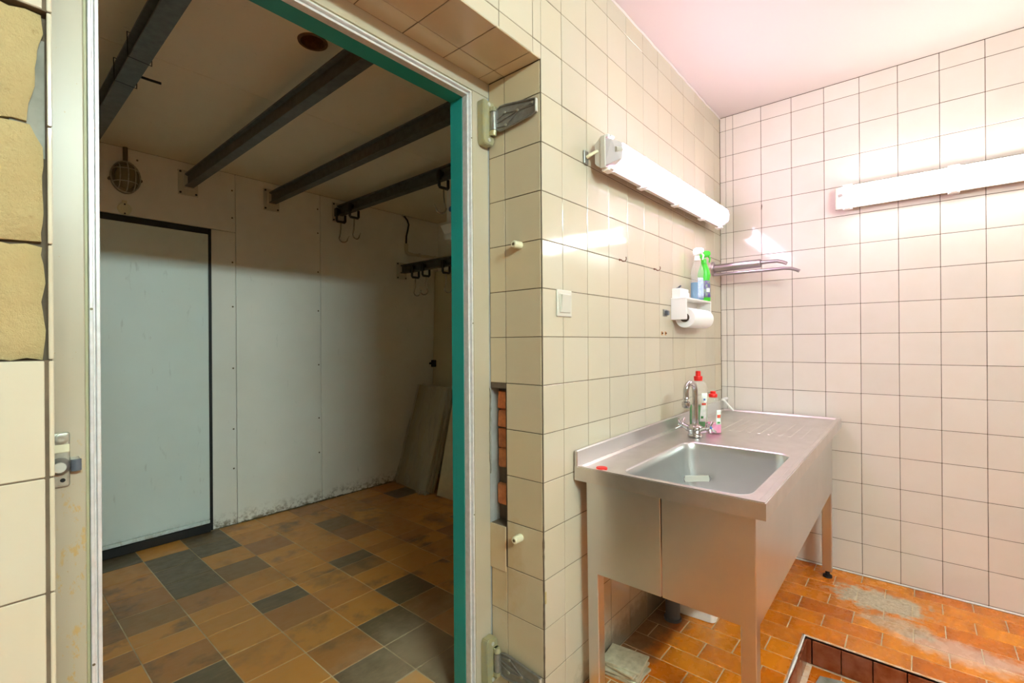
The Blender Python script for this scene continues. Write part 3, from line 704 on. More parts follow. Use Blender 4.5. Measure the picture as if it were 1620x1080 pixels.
# ================================================================== SINK
SX, SY = 1.355, 0.298
sink = thing('sink_unit', 'stainless steel sink unit with deep basin and drainer on square legs', 'sink', (SX, SY, 0), rot=(0, math.radians(-0.75), 0))
L, W, ZT = 1.580, 0.585, 0.768
def rr_loop(bm, x0, x1, y0, y1, r, z, k=6):
    out = []
    for (cx, cyy, a0) in ((x1-r, y1-r, 0), (x0+r, y1-r, 90), (x0+r, y0+r, 180), (x1-r, y0+r, 270)):
        for i in range(k+1):
            a = math.radians(a0+90*i/k); out.append(bm.verts.new((cx+r*math.cos(a), cyy+r*math.sin(a), z)))
    return out
BX0, BX1, BY0, BY1 = 0.042, 0.628, 0.050, 0.440
ZD = ZT-0.007; k = 6
bm = bmesh.new()                                           # deck with the basin cut-out
hole = rr_loop(bm, BX0, BX1, BY0, BY1, 0.055, ZD, k); IN = 0.024
cor = [bm.verts.new(p) for p in ((L-IN, W-IN, ZD), (IN, W-IN, ZD), (IN, IN, ZD), (L-IN, IN, ZD))]
for c in range(4):
    for i in range(k): bm.faces.new((cor[c], hole[c*(k+1)+i], hole[c*(k+1)+i+1]))
    n2 = (c+1) % 4; bm.faces.new((cor[c], hole[c*(k+1)+k], hole[n2*(k+1)], cor[n2]))
o1 = [bm.verts.new((sx, sy, ZT)) for sx, sy in ((L-IN+0.006, W-IN+0.006), (IN-0.006, W-IN+0.006), (IN-0.006, IN-0.006), (L-IN+0.006, IN-0.006))]
o2 = [bm.verts.new((sx, sy, ZT)) for sx, sy in ((L, W), (0, W), (0, 0), (L, 0))]
o3 = [bm.verts.new((sx, sy, ZT-0.048)) for sx, sy in ((L, W), (0, W), (0, 0), (L, 0))]
o4 = [bm.verts.new((sx, sy, ZT-0.048)) for sx, sy in ((L-.02, W-.02), (.02, W-.02), (.02, .02), (L-.02, .02))]
bridge(bm, cor, o1); bridge(bm, o1, o2); bridge(bm, o2, o3); bridge(bm, o3, o4)
es = [e for e in bm.edges if all(v in o2 for v in e.verts)]
bmesh.ops.bevel(bm, geom=es, offset=0.003, segments=2, affect='EDGES')
obj('worktop', bm, 'steel_deck', sink)
bm = bmesh.new()                                           # basin
prof = [(0.0, 0.0), (0.004, -0.006), (0.007, -0.03), (0.016, -0.235), (0.024, -0.255), (0.045, -0.265), (0.12, -0.272)]
prev = None
for ins, dz in prof:
    lp = rr_loop(bm, BX0+ins, BX1-ins, BY0+ins, BY1-ins, max(0.02, 0.055-ins*0.3), ZD+dz, k)
    if prev: bridge(bm, prev, lp)
    prev = lp
bm.faces.new(prev)
me = fin(bm, 'basin', 40); basin = link('basin', me, 'steel', sink)
sol = basin.modifiers.new('thickness', 'SOLIDIFY'); sol.thickness = 0.0012; sol.offset = -1
cy('drain_ring', 'chrome', basin, (0.335, 0.245, ZD-0.271), (0.335, 0.245, ZD-0.2685), 0.045, seg=24)
bx('backsplash', 'steel', sink, 0.0, L, W-0.012, W+0.001, ZT-0.01, ZT+0.052, bev=0.003)
bx('end_panel', 'steel', sink, 0.022, 0.034, 0.294, 0.552, 0.412, ZT-0.047, bev=0.0015)
bx('end_panel', 'steel', sink, 0.022, 0.034, 0.032, 0.2905, 0.412, ZT-0.047, bev=0.0015)
bx('front_panel', 'steel', sink, 0.023, 1.492, 0.0305, 0.040, 0.412, ZT-0.047, bev=0.0015)
bx('end_panel', 'steel', sink, 1.480, 1.490, 0.036, 0.55, 0.412, ZT-0.047)
for (x, y) in ((0.0225, 0.031), (0.0225, 0.5125), (1.448, 0.031), (1.448, 0.5125)):
    leg = bx('leg', 'steel', sink, x, x+0.040, y, y+0.040, 0.022 if x < 1 else 0.015, 0.72, bev=0.002)
    bm = bmesh.new(); z0 = -0.002-x*0.0131
    cyl(bm, (x+0.02, y+0.02, z0), (x+0.02, y+0.02, z0+0.012), 0.021, 0.019, 16); cyl(bm, (x+0.02, y+0.02, z0+0.012), (x+0.02, y+0.02, 0.04), 0.010, seg=10); obj('foot', bm, 'black', leg, 40)
bm0 = bmesh.new(); box(bm0, -0.17, 0.17, -0.005, 0.005, 0, 0.0012, bev=0.0006); ribm = fin(bm0, 'drainer_rib'); ribm.materials.append(M['steel_deck'])
for i in range(9):
    link('drainer_rib', ribm, None, sink, (1.13, 0.08+0.040*i, ZD-0.0006))
def sinkz(x): return ZD + (x-SX)*math.tan(math.radians(0.75))+0.002
# tap
tx, ty = 2.072, 0.735; tz = sinkz(tx)
tap = thing('mixer_tap', 'chrome two-handle mixer tap with swan-neck spout behind the basin', 'tap', (tx, ty, tz), rot=(0, 0, math.radians(-12)))
bm = bmesh.new(); lathe(bm, [(0.030, 0), (0.032, 0.006), (0.028, 0.012), (0.030, 0.022), (0.033, 0.032), (0.030, 0.044), (0.018, 0.052)], seg=24); obj('tap_body', bm, 'chrome', tap, 50)
for s in (-1, 1): cy('valve', 'chrome', tap, (0, s*0.03, 0.030), (0, s*0.055, 0.040), 0.014, 0.012, 14)
for s in (-1, 1):
    bm = bmesh.new(); c = V(0, s*0.056, 0.041); d = V(0, s*0.93, 0.36).normalized(); u = V(1, 0, 0); v = d.cross(u)
    lathe_pts = []
    cyl(bm, tuple(c), tuple(c+d*0.018), 0.012, 0.014, 14)
    for kk in range(4):
        a = math.pi/4+math.pi/2*kk; e = u*math.cos(a)+v*math.sin(a)
        tube(bm, [tuple(c+d*0.010+e*0.006), tuple(c+d*0.016+e*0.020), tuple(c+d*0.020+e*0.032)], [0.0075, 0.0065, 0.005], 8)
    hd = obj('tap_handle', bm, 'chrome', tap, 50)
    cy('colour_dot', 'red' if s > 0 else 'bluedot', hd, tuple(c+d*0.018), tuple(c+d*0.0195), 0.006, seg=12)
pts = [(0, 0, 0.045), (0, 0, 0.10), (0, 0, 0.19)] + [p for p in arc((-0.034, 0, 0.200), 0.034, 0, 180, 10, (1, 0, 0), (0, 0, 1))] + [(-0.068, 0, 0.180), (-0.068, 0, 0.172)]
tb('spout', 'chrome', tap, pts, [0.0145, 0.0135]+[0.012]*(len(pts)-2), 14)
cy('spout_collar', 'chrome', tap, (0, 0, 0.046), (0, 0, 0.066), 0.017, 0.013, seg=18)
bm = bmesh.new(); lathe(bm, [(0.012, 0.036), (0.014, 0.030), (0.009, 0.026), (0.011, 0.018), (0.017, 0.014), (0.018, 0.002), (0.016, -0.008), (0.013, -0.010)], (-0.068, 0, 0.140), 20); obj('aerator', bm, 'chrome', tap, 40)

# ---- bottles beside the tap
def bottle(name, label, loc, prof, fill_z, liquid, capm, cap_prof, rot=0, flat=0.72, group=None):
    t = thing(name, label, 'bottle', loc, rot=(0, 0, math.radians(rot)), group=group)
    bm = bmesh.new(); lathe(bm, prof, seg=28, sy=flat); obj('bottle_shell', bm, 'clear', t, 50)
    inner = []
    for r, z in prof:
        if z <= fill_z: inner.append((max(r-0.0015, 0.002), max(z, 0.0015)))
    rr = inner[-1][0]; inner.append((rr, fill_z))
    bm = bmesh.new(); lathe(bm, inner, seg=28, sy=flat*0.97); obj('liquid', bm, liquid, t, 50)
    bm = bmesh.new(); lathe(bm, cap_prof, seg=20); obj('cap', bm, capm, t, 40)
    return t
def label_patch(name, mat, parent, prof_r, flat, z0, z1, a0, a1, off=0.0008, lean=0.0):
    """printed label that follows the bottle's elliptical side"""
    bm = bmesh.new(); cols = []
    nz, na = 6, 10
    for j in range(nz+1):
        v = j/nz; z = z0+(z1-z0)*v; row = []
        for i in range(na+1):
            a = math.radians(a0+(a1-a0)*i/na + lean*v); r = prof_r(z)+off
            row.append(bm.verts.new((r*math.cos(a), r*flat*math.sin(a)+math.copysign(off, math.sin(a)), z)))
        cols.append(row)
    for j in range(nz):
        for i in range(na): bm.faces.new((cols[j][i], cols[j][i+1], cols[j+1][i+1], cols[j+1][i]))
    o = obj(name, bm, mat, parent, 60); m = o.modifiers.new('thickness', 'SOLIDIFY'); m.thickness = 0.0006; m.offset = 1; return o
def interp(prof):
    def f(z):
        for (r0, h0), (r1, h1) in zip(prof, prof[1:]):
            if h0 <= z <= h1 and h1 > h0: return r0+(r1-r0)*(z-h0)/(h1-h0)
        return prof[-1][0]
    return f
p1 = [(0.036, 0), (0.040, 0.004), (0.041, 0.03), (0.040, 0.10), (0.042, 0.15), (0.040, 0.19), (0.033, 0.212), (0.017, 0.222), (0.016, 0.228)]
b1 = bottle('detergent_bottle', 'tall clear bottle with green liquid and red cap beside the tap', (2.300, 0.800, sinkz(2.30)), p1, 0.105, 'liq_green', 'red', [(0.019, 0.222), (0.020, 0.240), (0.019, 0.243), (0.012, 0.244), (0.0115, 0.266), (0.009, 0.268)], -70)
f1 = interp(p1)
lb = label_patch('label', 'whitelabel', b1, f1, 0.72, 0.03, 0.165, 276, 322, lean=14)
label_patch('label_print', 'redprint', lb, f1, 0.72, 0.108, 0.118, 290, 322, off=0.0018); label_patch('label_print', 'greenprint', lb, f1, 0.72, 0.045, 0.056, 284, 300, off=0.0018); label_patch('label_print', 'bluedot', lb, f1, 0.72, 0.130, 0.139, 302, 314, off=0.0018)
p2 = [(0.030, 0), (0.034, 0.004), (0.034, 0.035), (0.031, 0.065), (0.033, 0.10), (0.030, 0.132), (0.018, 0.158), (0.015, 0.164)]
b2 = bottle('soap_bottle', 'small clear bottle with pink liquid and red cap beside the tap', (2.200, 0.700, sinkz(2.20)), p2, 0.045, 'liq_pink', 'red', [(0.018, 0.160), (0.019, 0.172), (0.017, 0.175), (0.012, 0.176), (0.012, 0.185), (0.009, 0.187)], -70)
f2 = interp(p2)
lb = label_patch('label', 'whitelabel', b2, f2, 0.72, 0.040, 0.105, 288, 336, lean=6); label_patch('label_print', 'redprint', lb, f2, 0.72, 0.070, 0.084, 298, 330, off=0.0018); label_patch('label_print', 'greenprint', lb, f2, 0.72, 0.046, 0.053, 298, 322, off=0.0018)
cp = thing('bottle_cap', 'loose red cap lying on the near corner of the sink', 'cap', (1.3755, 0.795, sinkz(1.3755)))
bm = bmesh.new(); lathe(bm, [(0.017, 0), (0.019, 0.003), (0.018, 0.008), (0.010, 0.010)], seg=20); obj('cap_shell', bm, 'red', cp, 40)
# steel strip in the basin corner
st = thing('overflow_cover', 'thin bright overflow strip on the basin wall', 'strip', (1.898, 0.668, 0.640), rot=(0, math.radians(6), math.radians(42)))
bm = bmesh.new(); box(bm, -0.0015, 0.0015, -0.05, 0.05, -0.012, 0.012, bev=0.001); obj('strip_plate', bm, 'galv', st)
for s in (-1, 1): tb('strip_clip', 'chrome', st, [(-0.002, s*0.048, 0.012), (-0.004, s*0.056, 0), (-0.002, s*0.048, -0.012)], 0.0015, 6)
# squeegee leaning in the corner
sq = thing('squeegee', 'small white squeegee leaning in the corner of the drainer', 'squeegee', (2.865, 0.800, sinkz(2.865)))
tb('squeegee_handle', 'white_plastic', sq, [(0.0, 0.0, 0.006), (-0.045, 0.040, 0.070)], 0.0055, 8)
bm = bmesh.new(); box(bm, -0.050, 0.040, 0.038, 0.050, 0.064, 0.078, bev=0.003); obj('squeegee_blade', bm, 'white_plastic', sq)

# ---- under the sink
dp = thing('drain_pipe', 'grey plastic drain pipe rising from the floor under the sink', 'pipe', (1.972, 0.800, 0))
cy('pipe_stem', 'pvc_grey', dp, (0, 0, 0.0), (0, 0, 0.40), 0.030, seg=24); cy('pipe_collar', 'pvc_grey', dp, (0, 0, 0.0), (0, 0, 0.010), 0.036, seg=24)
bk = thing('plastic_tub', 'white square plastic tub standing under the basin', 'tub', (2.142, 0.735, 0), rot=(0, 0, math.radians(4)))
bm = bmesh.new(); prev = None
for ins, z in ((0.012, 0.0), (0.006, 0.004), (0.0, 0.30), (-0.008, 0.302), (-0.008, 0.31), (0.003, 0.31), (0.010, 0.01)):
    lp = rr_loop(bm, -0.115+ins, 0.115-ins, -0.085+ins, 0.085-ins, 0.022, z, 5)
    if prev: bridge(bm, prev, lp)
    else: bm.faces.new(lp[::-1])
    prev = lp
bm.faces.new(prev); obj('tub_shell', bm, 'white_plastic', bk, 40)
ts = [(1.545, 0.806, 0.0, 4), (1.548, 0.803, 0.0085, -6), (1.542, 0.808, 0.017, 9), (1.546, 0.805, 0.0255, 1), (1.540, 0.807, 0.034, -4), (1.545, 0.802, 0.0425, 7)]
names = ['bottom', 'second', 'third', 'fourth', 'fifth', 'top']
for i, (x, y, z, r) in enumerate(ts):
    bm = bmesh.new(); box(bm, -0.055, 0.055, -0.070, 0.070, 0, 0.008, bev=0.001)
    for j in range(6): box(bm, -0.05, 0.05, -0.062+0.021*j, -0.052+0.021*j, -0.0003, 0.0006)
    tag(obj('loose_tile', bm, 'stacktile', None, loc=(x, y, z+0.001), rot=(0, 0, math.radians(r))), f'loose cream tile on the floor by the sink leg, {names[i]} of its stack of six', 'tile', 'loose tiles stacked by the sink leg')

# ================================================================== THINGS ON THE SINK WALL
sw = thing('light_switch', 'grey-white square rocker light switch near the doorway corner', 'switch', (1.294, YA, 1.3135))
bx('switch_plate', 'galv', sw, -0.042, 0.042, -0.006, 0.001, -0.044, 0.044, bev=0.002); bx('switch_frame', 'galv', sw, -0.029, 0.029, -0.010, -0.005, -0.031, 0.031, bev=0.0015)
bm = bmesh.new(); prism(bm, [(-0.026, -0.009, 0.028), (-0.026, -0.0155, 0.028), (-0.026, -0.0105, -0.028), (-0.026, -0.009, -0.028)], (0.052, 0, 0)); obj('rocker', bm, 'galv', sw)
for x, lab in ((1.684, 'small rusty cup hook in the tile joint nearer the light switch'), (2.006, 'small rusty cup hook in the tile joint nearer the paper holder')):
    h = thing('cup_hook', lab, 'hook', (x, YA, 1.508), 'rusty cup hooks')
    pts = [(0, 0.004, 0), (0, -0.010, 0)] + arc((0.004, -0.016, 0.004), 0.0115, 215, 395, 9, (0.75, -0.66, 0), (0, 0, 1))
    tb('hook_wire', 'rustwire', h, pts, 0.0016, 7); cy('hook_base', 'rustwire', h, (0, 0.002, 0), (0, -0.003, 0), 0.004, seg=10)
pg_l = ['cream plastic buffer peg on the reveal tiles at head height', 'cream plastic buffer peg on the reveal tiles below the brick patch']
for (y, z), lab in zip(((0.976, 1.500), (0.982, 0.552)), pg_l):
    p = thing('buffer_peg', lab, 'peg', (OX1, y, z), 'buffer pegs on the reveal')
    cy('peg_shaft', 'offwhite', p, (0.003, 0, 0), (-0.030, 0, 0), 0.0125, 0.0122, seg=20); cy('peg_cap', 'offwhite', p, (-0.030, 0, 0), (-0.034, 0, 0), 0.0118, 0.0095, seg=20)
    cy('peg_screw', 'brassy', p, (-0.034, 0, 0), (-0.0344, 0, 0), 0.005, seg=12)
br = thing('wall_bracket', 'tiny dark grey metal bracket beside the paper holder', 'bracket', (2.118, YA, 1.318))
bx('bracket_plate', 'hinge', br, -0.020, 0.020, -0.004, 0.001, -0.016, 0.016, bev=0.001); bx('bracket_lug', 'pvc_grey', br, -0.006, 0.016, -0.018, -0.003, -0.011, 0.011, bev=0.003, seg=2)
mk = thing('screw_stub', 'pair of rusty screw stubs left in the wall under the bracket', 'screw', (2.108, YA, 1.224))
for s in (-1, 1):
    cy('stub', 'rustwire', mk, (s*0.020, 0.003, 0), (s*0.020, -0.005, 0), 0.0035, seg=10); bx('stain', 'grout_mark', mk, s*0.020-0.008, s*0.020+0.007, -0.0006, 0.001, -0.009, 0.008, bev=0.0003)
# paper towel holder
ph = thing('paper_holder', 'white plastic kitchen-roll holder with a shelf on top', 'holder', (2.19, 0.812, 1.288))
Lh, D = 0.345, 0.076
bx('side_panel', 'white_plastic', ph, 0, 0.008, 0, D, 0, 0.102, bev=0.003, seg=2); bx('side_panel', 'white_plastic', ph, Lh-0.008, Lh, 0, D, 0, 0.102, bev=0.003, seg=2)
bx('shelf_top', 'white_plastic', ph, -0.001, Lh+0.001, 0.0, D, 0.0965, 0.104, bev=0.002); bx('back_plate', 'white_plastic', ph, 0.008, Lh-0.008, D-0.006, D, 0.0, 0.097)
bx('upper_box', 'white_plastic', ph, 0.012, 0.115, D-0.044, D, 0.1035, 0.150, bev=0.004, seg=2); bx('upper_box', 'white_plastic', ph, 0.10, 0.165, D-0.030, D, 0.1035, 0.138, bev=0.003)
bm = bmesh.new(); lathe(bm, [(0.008, 0), (0.011, 0.004), (0.004, 0.008)], (0.045, D-0.02, 0.150), 12); tube(bm, [(0.045, D-0.02, 0.155), (0.035, D-0.035, 0.162)], 0.004, 8); obj('clip_knob', bm, 'pvc_grey', ph, 40)
cy('roll_spindle', 'card', ph, (0.006, 0.020, 0.010), (Lh-0.006, 0.020, 0.010), 0.010, seg=12)
rl = thing('paper_roll', 'white kitchen paper roll hanging in the holder', 'roll', (2.19, 0.832, 1.298))
bm = bmesh.new(); pr = [(0.0215, 0.030), (0.0465, 0.030), (0.0475, 0.033), (0.0475, 0.295), (0.0465, 0.298), (0.0215, 0.298)]
lathe(bm, pr+[pr[0]], (0, 0, 0), 36, axis='x', caps=False); obj('paper_wind', bm, 'paper', rl, 40)
bm = bmesh.new(); pr = [(0.0175, 0.026), (0.0213, 0.026), (0.0213, 0.302), (0.0175, 0.302)]; lathe(bm, pr+[pr[0]], (0, 0, 0), 28, axis='x', caps=False); obj('roll_core', bm, 'card', rl, 40)
# spray bottles on the shelf
zs = 1.288+0.1045
def spray(name, label, loc, shell, prof, liquid, fill, head, labels, rot):
    t = thing(name, label, 'bottle', loc, rot=(0, 0, math.radians(rot)))
    bm = bmesh.new(); lathe(bm, prof, seg=26, sy=0.62); obj('bottle_shell', bm, shell, t, 50)
    if liquid:
        inner = [(max(r-0.0015, 0.002), max(z, 0.0015)) for r, z in prof if z <= fill]; inner.append((inner[-1][0], fill)); bm = bmesh.new(); lathe(bm, inner, seg=26, sy=0.60); obj('liquid', bm, liquid, t, 50)
    zt = prof[-1][1]; bm = bmesh.new(); cyl(bm, (0, 0, zt-0.006), (0, 0, zt+0.016), 0.014, 0.013, 18); obj('collar', bm, head, t, 40)
    bm = bmesh.new(); prism(bm, [(-0.016, -0.011, zt+0.016), (0.030, -0.011, zt+0.030), (0.034, -0.011, zt+0.044), (0.028, -0.011, zt+0.056), (-0.010, -0.011, zt+0.058), (-0.022, -0.011, zt+0.045)], (0, 0.022, 0)); bmesh.ops.bevel(bm, geom=bm.edges[:], offset=0.004, segments=2, affect='EDGES'); obj('spray_head', bm, head, t, 40)
    bm = bmesh.new(); tube(bm, [(0.020, 0, zt+0.032), (0.030, 0, zt+0.018), (0.026, 0, zt-0.004)], [0.005, 0.0045, 0.003], 8); obj('trigger', bm, head, t, 50)
    f = interp(prof)
    for (m, z0, z1, a0, a1) in labels: label_patch('label', m, t, f, 0.62, z0, z1, a0, a1)
    return t
ps = [(0.028, 0), (0.031, 0.004), (0.032, 0.03), (0.031, 0.09), (0.028, 0.115), (0.032, 0.135), (0.026, 0.165), (0.014, 0.198), (0.013, 0.205)]
spray('spray_bottle', 'clear spray bottle with blue liquid and white head on the shelf', (2.405, 0.838, zs), 'clear', ps, 'liq_blue', 0.088, 'white_plastic', [('paleblue', 0.008, 0.110, 274, 335)], -70)
spray('spray_bottle', 'green spray bottle with purple label on the shelf', (2.497, 0.836, zs), 'green', [(r, z*0.985) for r, z in ps], None, 0, 'green', [('purple', 0.018, 0.105, 225, 340), ('whitelabel', 0.045, 0.065, 290, 325)], -70)
# swing arm
sa = thing('swing_arm', 'double steel swing arm reaching out from the wall in the corner', 'towel arm', (2.800, YA, 1.598))
bm = bmesh.new(); lathe(bm, [(0.041, -0.001), (0.041, 0.006), (0.036, 0.010), (0.022, 0.014)], (0, 0, 0), 26, axis='y'); obj('wall_flange', bm, 'satin', sa, 40)
cy('sleeve', 'satin', sa, (0, -0.012, 0.002), (0, -0.25, 0.006), 0.0225, seg=24)
cy('sleeve_end', 'hinge', sa, (0, -0.250, 0.006), (0, -0.2515, 0.006), 0.0185, seg=20)
tb('upper_arm', 'satin', sa, [(0, -0.245, 0.009), (0, -0.300, 0.009), (0, -0.330, 0.008), (0, -0.352, 0.001), (0, -0.373, -0.010)], 0.0095, 12)
tb('lower_arm', 'satin', sa, [(0, -0.010, -0.034), (0, -0.22, -0.034), (0, -0.360, -0.034), (0, -0.392, -0.038), (0, -0.415, -0.047), (0, -0.430, -0.055)], 0.0088, 12)

# ================================================================== COLD ROOM CONTENTS
# ceiling rails
def rail(label, xc, z0, z1, y0, y1, wd=0.046, group=None):
    t = thing('hanging_rail', label, 'rail', (xc, y1, z0), group)
    h = z1-z0; b = bmesh.new()
    prism(b, [(-wd/2, 0, 0), (wd/2, 0, 0), (wd/2, 0, 0.007), (0.008, 0, 0.014), (0.008, 0, h-0.014), (wd/2, 0, h-0.008), (wd/2, 0, h), (-wd/2, 0, h), (-wd/2, 0, h-0.008), (-0.008, 0, h-0.014), (-0.008, 0, 0.014), (-wd/2, 0, 0.007)], (0, y0-y1, 0))
    obj('rail_bar', b, 'beam', t)
    bx('rail_socket', 'galv', t, -wd/2-0.006, wd/2+0.006, -0.014, 0.0, -0.010, h+0.006, bev=0.001)
    pl = bx('end_plate', 'galv', t, -0.056, 0.050, -0.003, 0.0035, -0.050, h+0.022, bev=0.001)
    for sx in (-0.044, 0.039):
        for zz in (-0.037, h+0.011): cy('bolt', 'black', pl, (sx, -0.002, zz), (sx, -0.0075, zz), 0.0065, seg=8)
    return t
Yb = YK-0.004
rail('dark steel ceiling rail nearest the grey door, with wire ties around it', 0.400, 2.168, 2.242, P1+0.005, Yb, 0.058, 'ceiling rails of the cold room')
rail('dark steel ceiling rail ending on the far wall just right of the caged lamp', 0.912, 2.158, 2.238, P1+0.005, Yb, group='ceiling rails of the cold room')
rail('bare dark steel ceiling rail next to the one carrying meat hooks', 1.408, 2.166, 2.242, P1+0.005, Yb, group='ceiling rails of the cold room')
rail('dark steel ceiling rail carrying three meat hooks', 1.912, 2.182, 2.256, P1+0.005, Yb, group='ceiling rails of the cold room')
rail('lower dark steel rail fixed at shoulder height in the far corner', 2.500, 1.795, 1.867, P1+0.005, Yb, group=None)
def wire_tie(y, label):
    x0, x1, z0, z1 = 0.366, 0.434, 2.163, 2.248
    t = tb('wire_tie', 'black', None, [(x0, y, z0), (x1, y+0.01, z0-0.001), (x1+0.002, y+0.015, z1), (x0-0.001, y+0.004, z1)], 0.0018, 6, closed=True)
    tag(t, label, 'wire')
wire_tie(2.02, 'thin black wire tied around the nearest ceiling rail'); wire_tie(2.24, 'black wire tie around the nearest ceiling rail, closer to the far wall')
cb = tag(tb('cable_stub', 'black', None, [(0.436, 2.19, 2.185), (0.462, 2.175, 2.178), (0.49, 2.16, 2.172)], 0.005, 8), 'short black cable stub sticking out beside the nearest ceiling rail', 'cable')
# meat hooks: plastic glider with steel hook
def hook_proto(name, label, loc, rz, size=1.0, red=False, swing=0, group='meat hooks in the cold room'):
    t = thing(name, label, 'hook', loc, group, (0, 0, math.radians(rz)))
    b = bmesh.new()                                    # glider: rectangular loop hanging from the rail
    pts = [(-0.036, 0, 0.060), (-0.036, 0, 0.012), (-0.031, 0, 0.004), (0.031, 0, 0.004), (0.036, 0, 0.012), (0.036, 0, 0.060)]
    tube(b, pts, 0.0095, 8); box(b, -0.048, -0.027, -0.018, 0.018, 0.040, 0.105, bev=0.006, seg=2); obj('glider', b, 'blackplastic', t, 50)
    cy('wheel', 'blackplastic', t, (-0.0265, 0, 0.0875), (-0.0115, 0, 0.0875), 0.016, seg=20)
    hk = [(0, 0, 0.006), (0, 0, -0.010), (0.001, 0, -0.045), (0.004, 0, -0.075), (0.010, 0, -0.100)]
    hk += arc((-0.014, 0, -0.106), 0.026, 10, -150, 10, (1, 0, 0), (0, 0, 1)) + [(-0.041, 0, -0.105), (-0.050, 0, -0.085)]
    b = bmesh.new(); hk = [(x*1.2, y, z*1.15) for x, y, z in hk]; tube(b, hk, [0.0052]*(len(hk)-3)+[0.0046, 0.0034, 0.001], 8)
    o = obj('steel_hook', b, 'hooksteel', t, 50); o.rotation_euler = (0, 0, math.radians(swing)); return t
hz = 2.126
hook_proto('meat_hook', 'meat hook on the ceiling rail, closest to its end plate', (1.912, 3.385, hz), 0, swing=150)
hook_proto('meat_hook', 'meat hook on the ceiling rail, second from its end plate', (1.912, 3.195, hz), 0, swing=190)
hook_proto('meat_hook', 'meat hook on the ceiling rail next to the teal jamb', (1.912, 2.185, hz), 0, swing=-25)
rz_ = 1.739
hook_proto('meat_hook', 'meat hook on the low rail, closest to its end plate', (2.500, 3.225, rz_), 0, swing=110)
hook_proto('meat_hook', 'meat hook on the low rail, middle of the three', (2.500, 3.085, rz_), 0, swing=-20)
hook_proto('meat_hook', 'meat hook on the low rail next to the teal jamb', (2.500, 2.835, rz_), 0, swing=165)
# caged bulkhead lamp
bl = thing('caged_lamp', 'oval caged bulkhead lamp above the grey door', 'lamp', (0.603, YK, 2.138))
bm = bmesh.new(); lathe(bm, [(0.068, 0), (0.068, 0.022), (0.060, 0.030)], seg=32, axis='y', sy=1.32); obj('lamp_base', bm, 'brassy', bl, 40)
bm = bmesh.new(); lathe(bm, [(0.052, 0.026), (0.050, 0.050), (0.042, 0.070), (0.026, 0.082), (0.006, 0.086)], seg=28, axis='y', sy=1.32); obj('lamp_glass', bm, 'glass_dirty', bl, 50)
def prof_pt(sx, sz, t): # over the dome
    r = 0.060*math.cos(t); h = 0.030+0.064*math.sin(t); return (sx*r, -h, sz*r*1.32)
for dx in (-0.034, 0.0, 0.034):
    hh = math.sqrt(max(0, 1-(dx/0.062)**2)); pts = []
    for i in range(13):
        a = math.pi*i/12; pts.append((dx, -(0.028+0.066*math.sin(a)*hh), 0.082*math.cos(a)*hh))
    tb('cage_bar', 'steel_dirty', bl, pts, 0.0028, 6)
for dz in (0.036, -0.036):
    hh = math.sqrt(1-(dz/0.082)**2); pts = [(0.062*math.cos(math.pi*i/12)*hh, -(0.028+0.066*math.sin(math.pi*i/12)*hh), dz) for i in range(13)]
    tb('cage_bar', 'steel_dirty', bl, pts, 0.0028, 6)
tb('cage_ring', 'steel_dirty', bl, [(0.066*math.cos(2*math.pi*i/28), -0.028, 0.087*math.sin(2*math.pi*i/28)) for i in range(28)], 0.004, 6, closed=True)
for s in (-1, 1): cy('lug', 'brassy', bl, (s*0.070, -0.002, -0.012+0.008*s), (s*0.070, -0.020, -0.012+0.008*s), 0.008, seg=10)
cy('conduit', 'brassy', bl, (0, -0.014, 0.085), (0, -0.014, ZK-2.138), 0.011, seg=14)
jb = thing('junction_cover', 'round cream blanking cover with two screws under the caged lamp', 'cover', (0.600, YK, 1.962))
bm = bmesh.new(); lathe(bm, [(0.033, 0), (0.033, 0.006), (0.030, 0.009)], seg=28, axis='y'); obj('cover_disc', bm, 'offwhite', jb, 40)
bx('cover_neck', 'offwhite', jb, -0.011, 0.011, -0.005, 0, 0.028, 0.048, bev=0.001)
for z in (0.025, -0.027): cy('cover_screw', 'black', jb, (0.0, -0.008, z), (0.0, -0.011, z), 0.0045, seg=10)
# round ceiling opening with rusty ring
vr = thing('ceiling_opening_ring', 'rusty metal ring around a round opening in the cold-room ceiling', 'ring', (HC[0], HC[1], ZK))
bm = bmesh.new(); pr = [(0.0425, -0.004), (0.052, -0.004), (0.053, 0.0), (0.044, 0.0), (0.0435, 0.072), (0.041, 0.072)]; lathe(bm, pr+[pr[0]], seg=36, caps=False); obj('ring_collar', bm, 'rustring', vr, 40)
bm = bmesh.new(); lathe(bm, [(0.041, 0.060), (0.034, 0.045), (0.020, 0.040), (0.006, 0.046)], (0, 0, 0), 16); obj('foam_plug', bm, 'foam', vr, 60)
# cable and conduit in the far corner
kc_ = thing('corner_cable', 'black cable dropping into a cream conduit in the far corner', 'cable')
tb('cable', 'black', kc_, [(2.512, YK-0.008, 2.306), (2.530, YK-0.012, 2.296), (2.556, YK-0.014, 2.270), (2.570, YK-0.014, 2.235), (2.560, YK-0.012, 2.180), (2.546, YK-0.012, 2.130), (2.542, YK-0.013, 2.055)], 0.0075, 10)
cy('cable_gland', 'galv', kc_, (2.512, YK-0.012, 2.298), (2.512, YK-0.012, 2.312), 0.012, seg=12)
tb('conduit', 'pvc_white', kc_, [(2.542, YK-0.014, 2.062), (2.542, YK-0.014, 2.005), (2.547, YK-0.014, 1.988), (2.560, YK-0.014, 1.978), (2.60, YK-0.014, 1.977), (2.893, YK-0.014, 1.982), (2.902, YK-0.024, 1.982), (2.904, YK-0.05, 1.982), (2.904, 2.5, 1.985)], [0.017, 0.017, 0.017, 0.017, 0.012, 0.012, 0.012, 0.012, 0.012], 12)
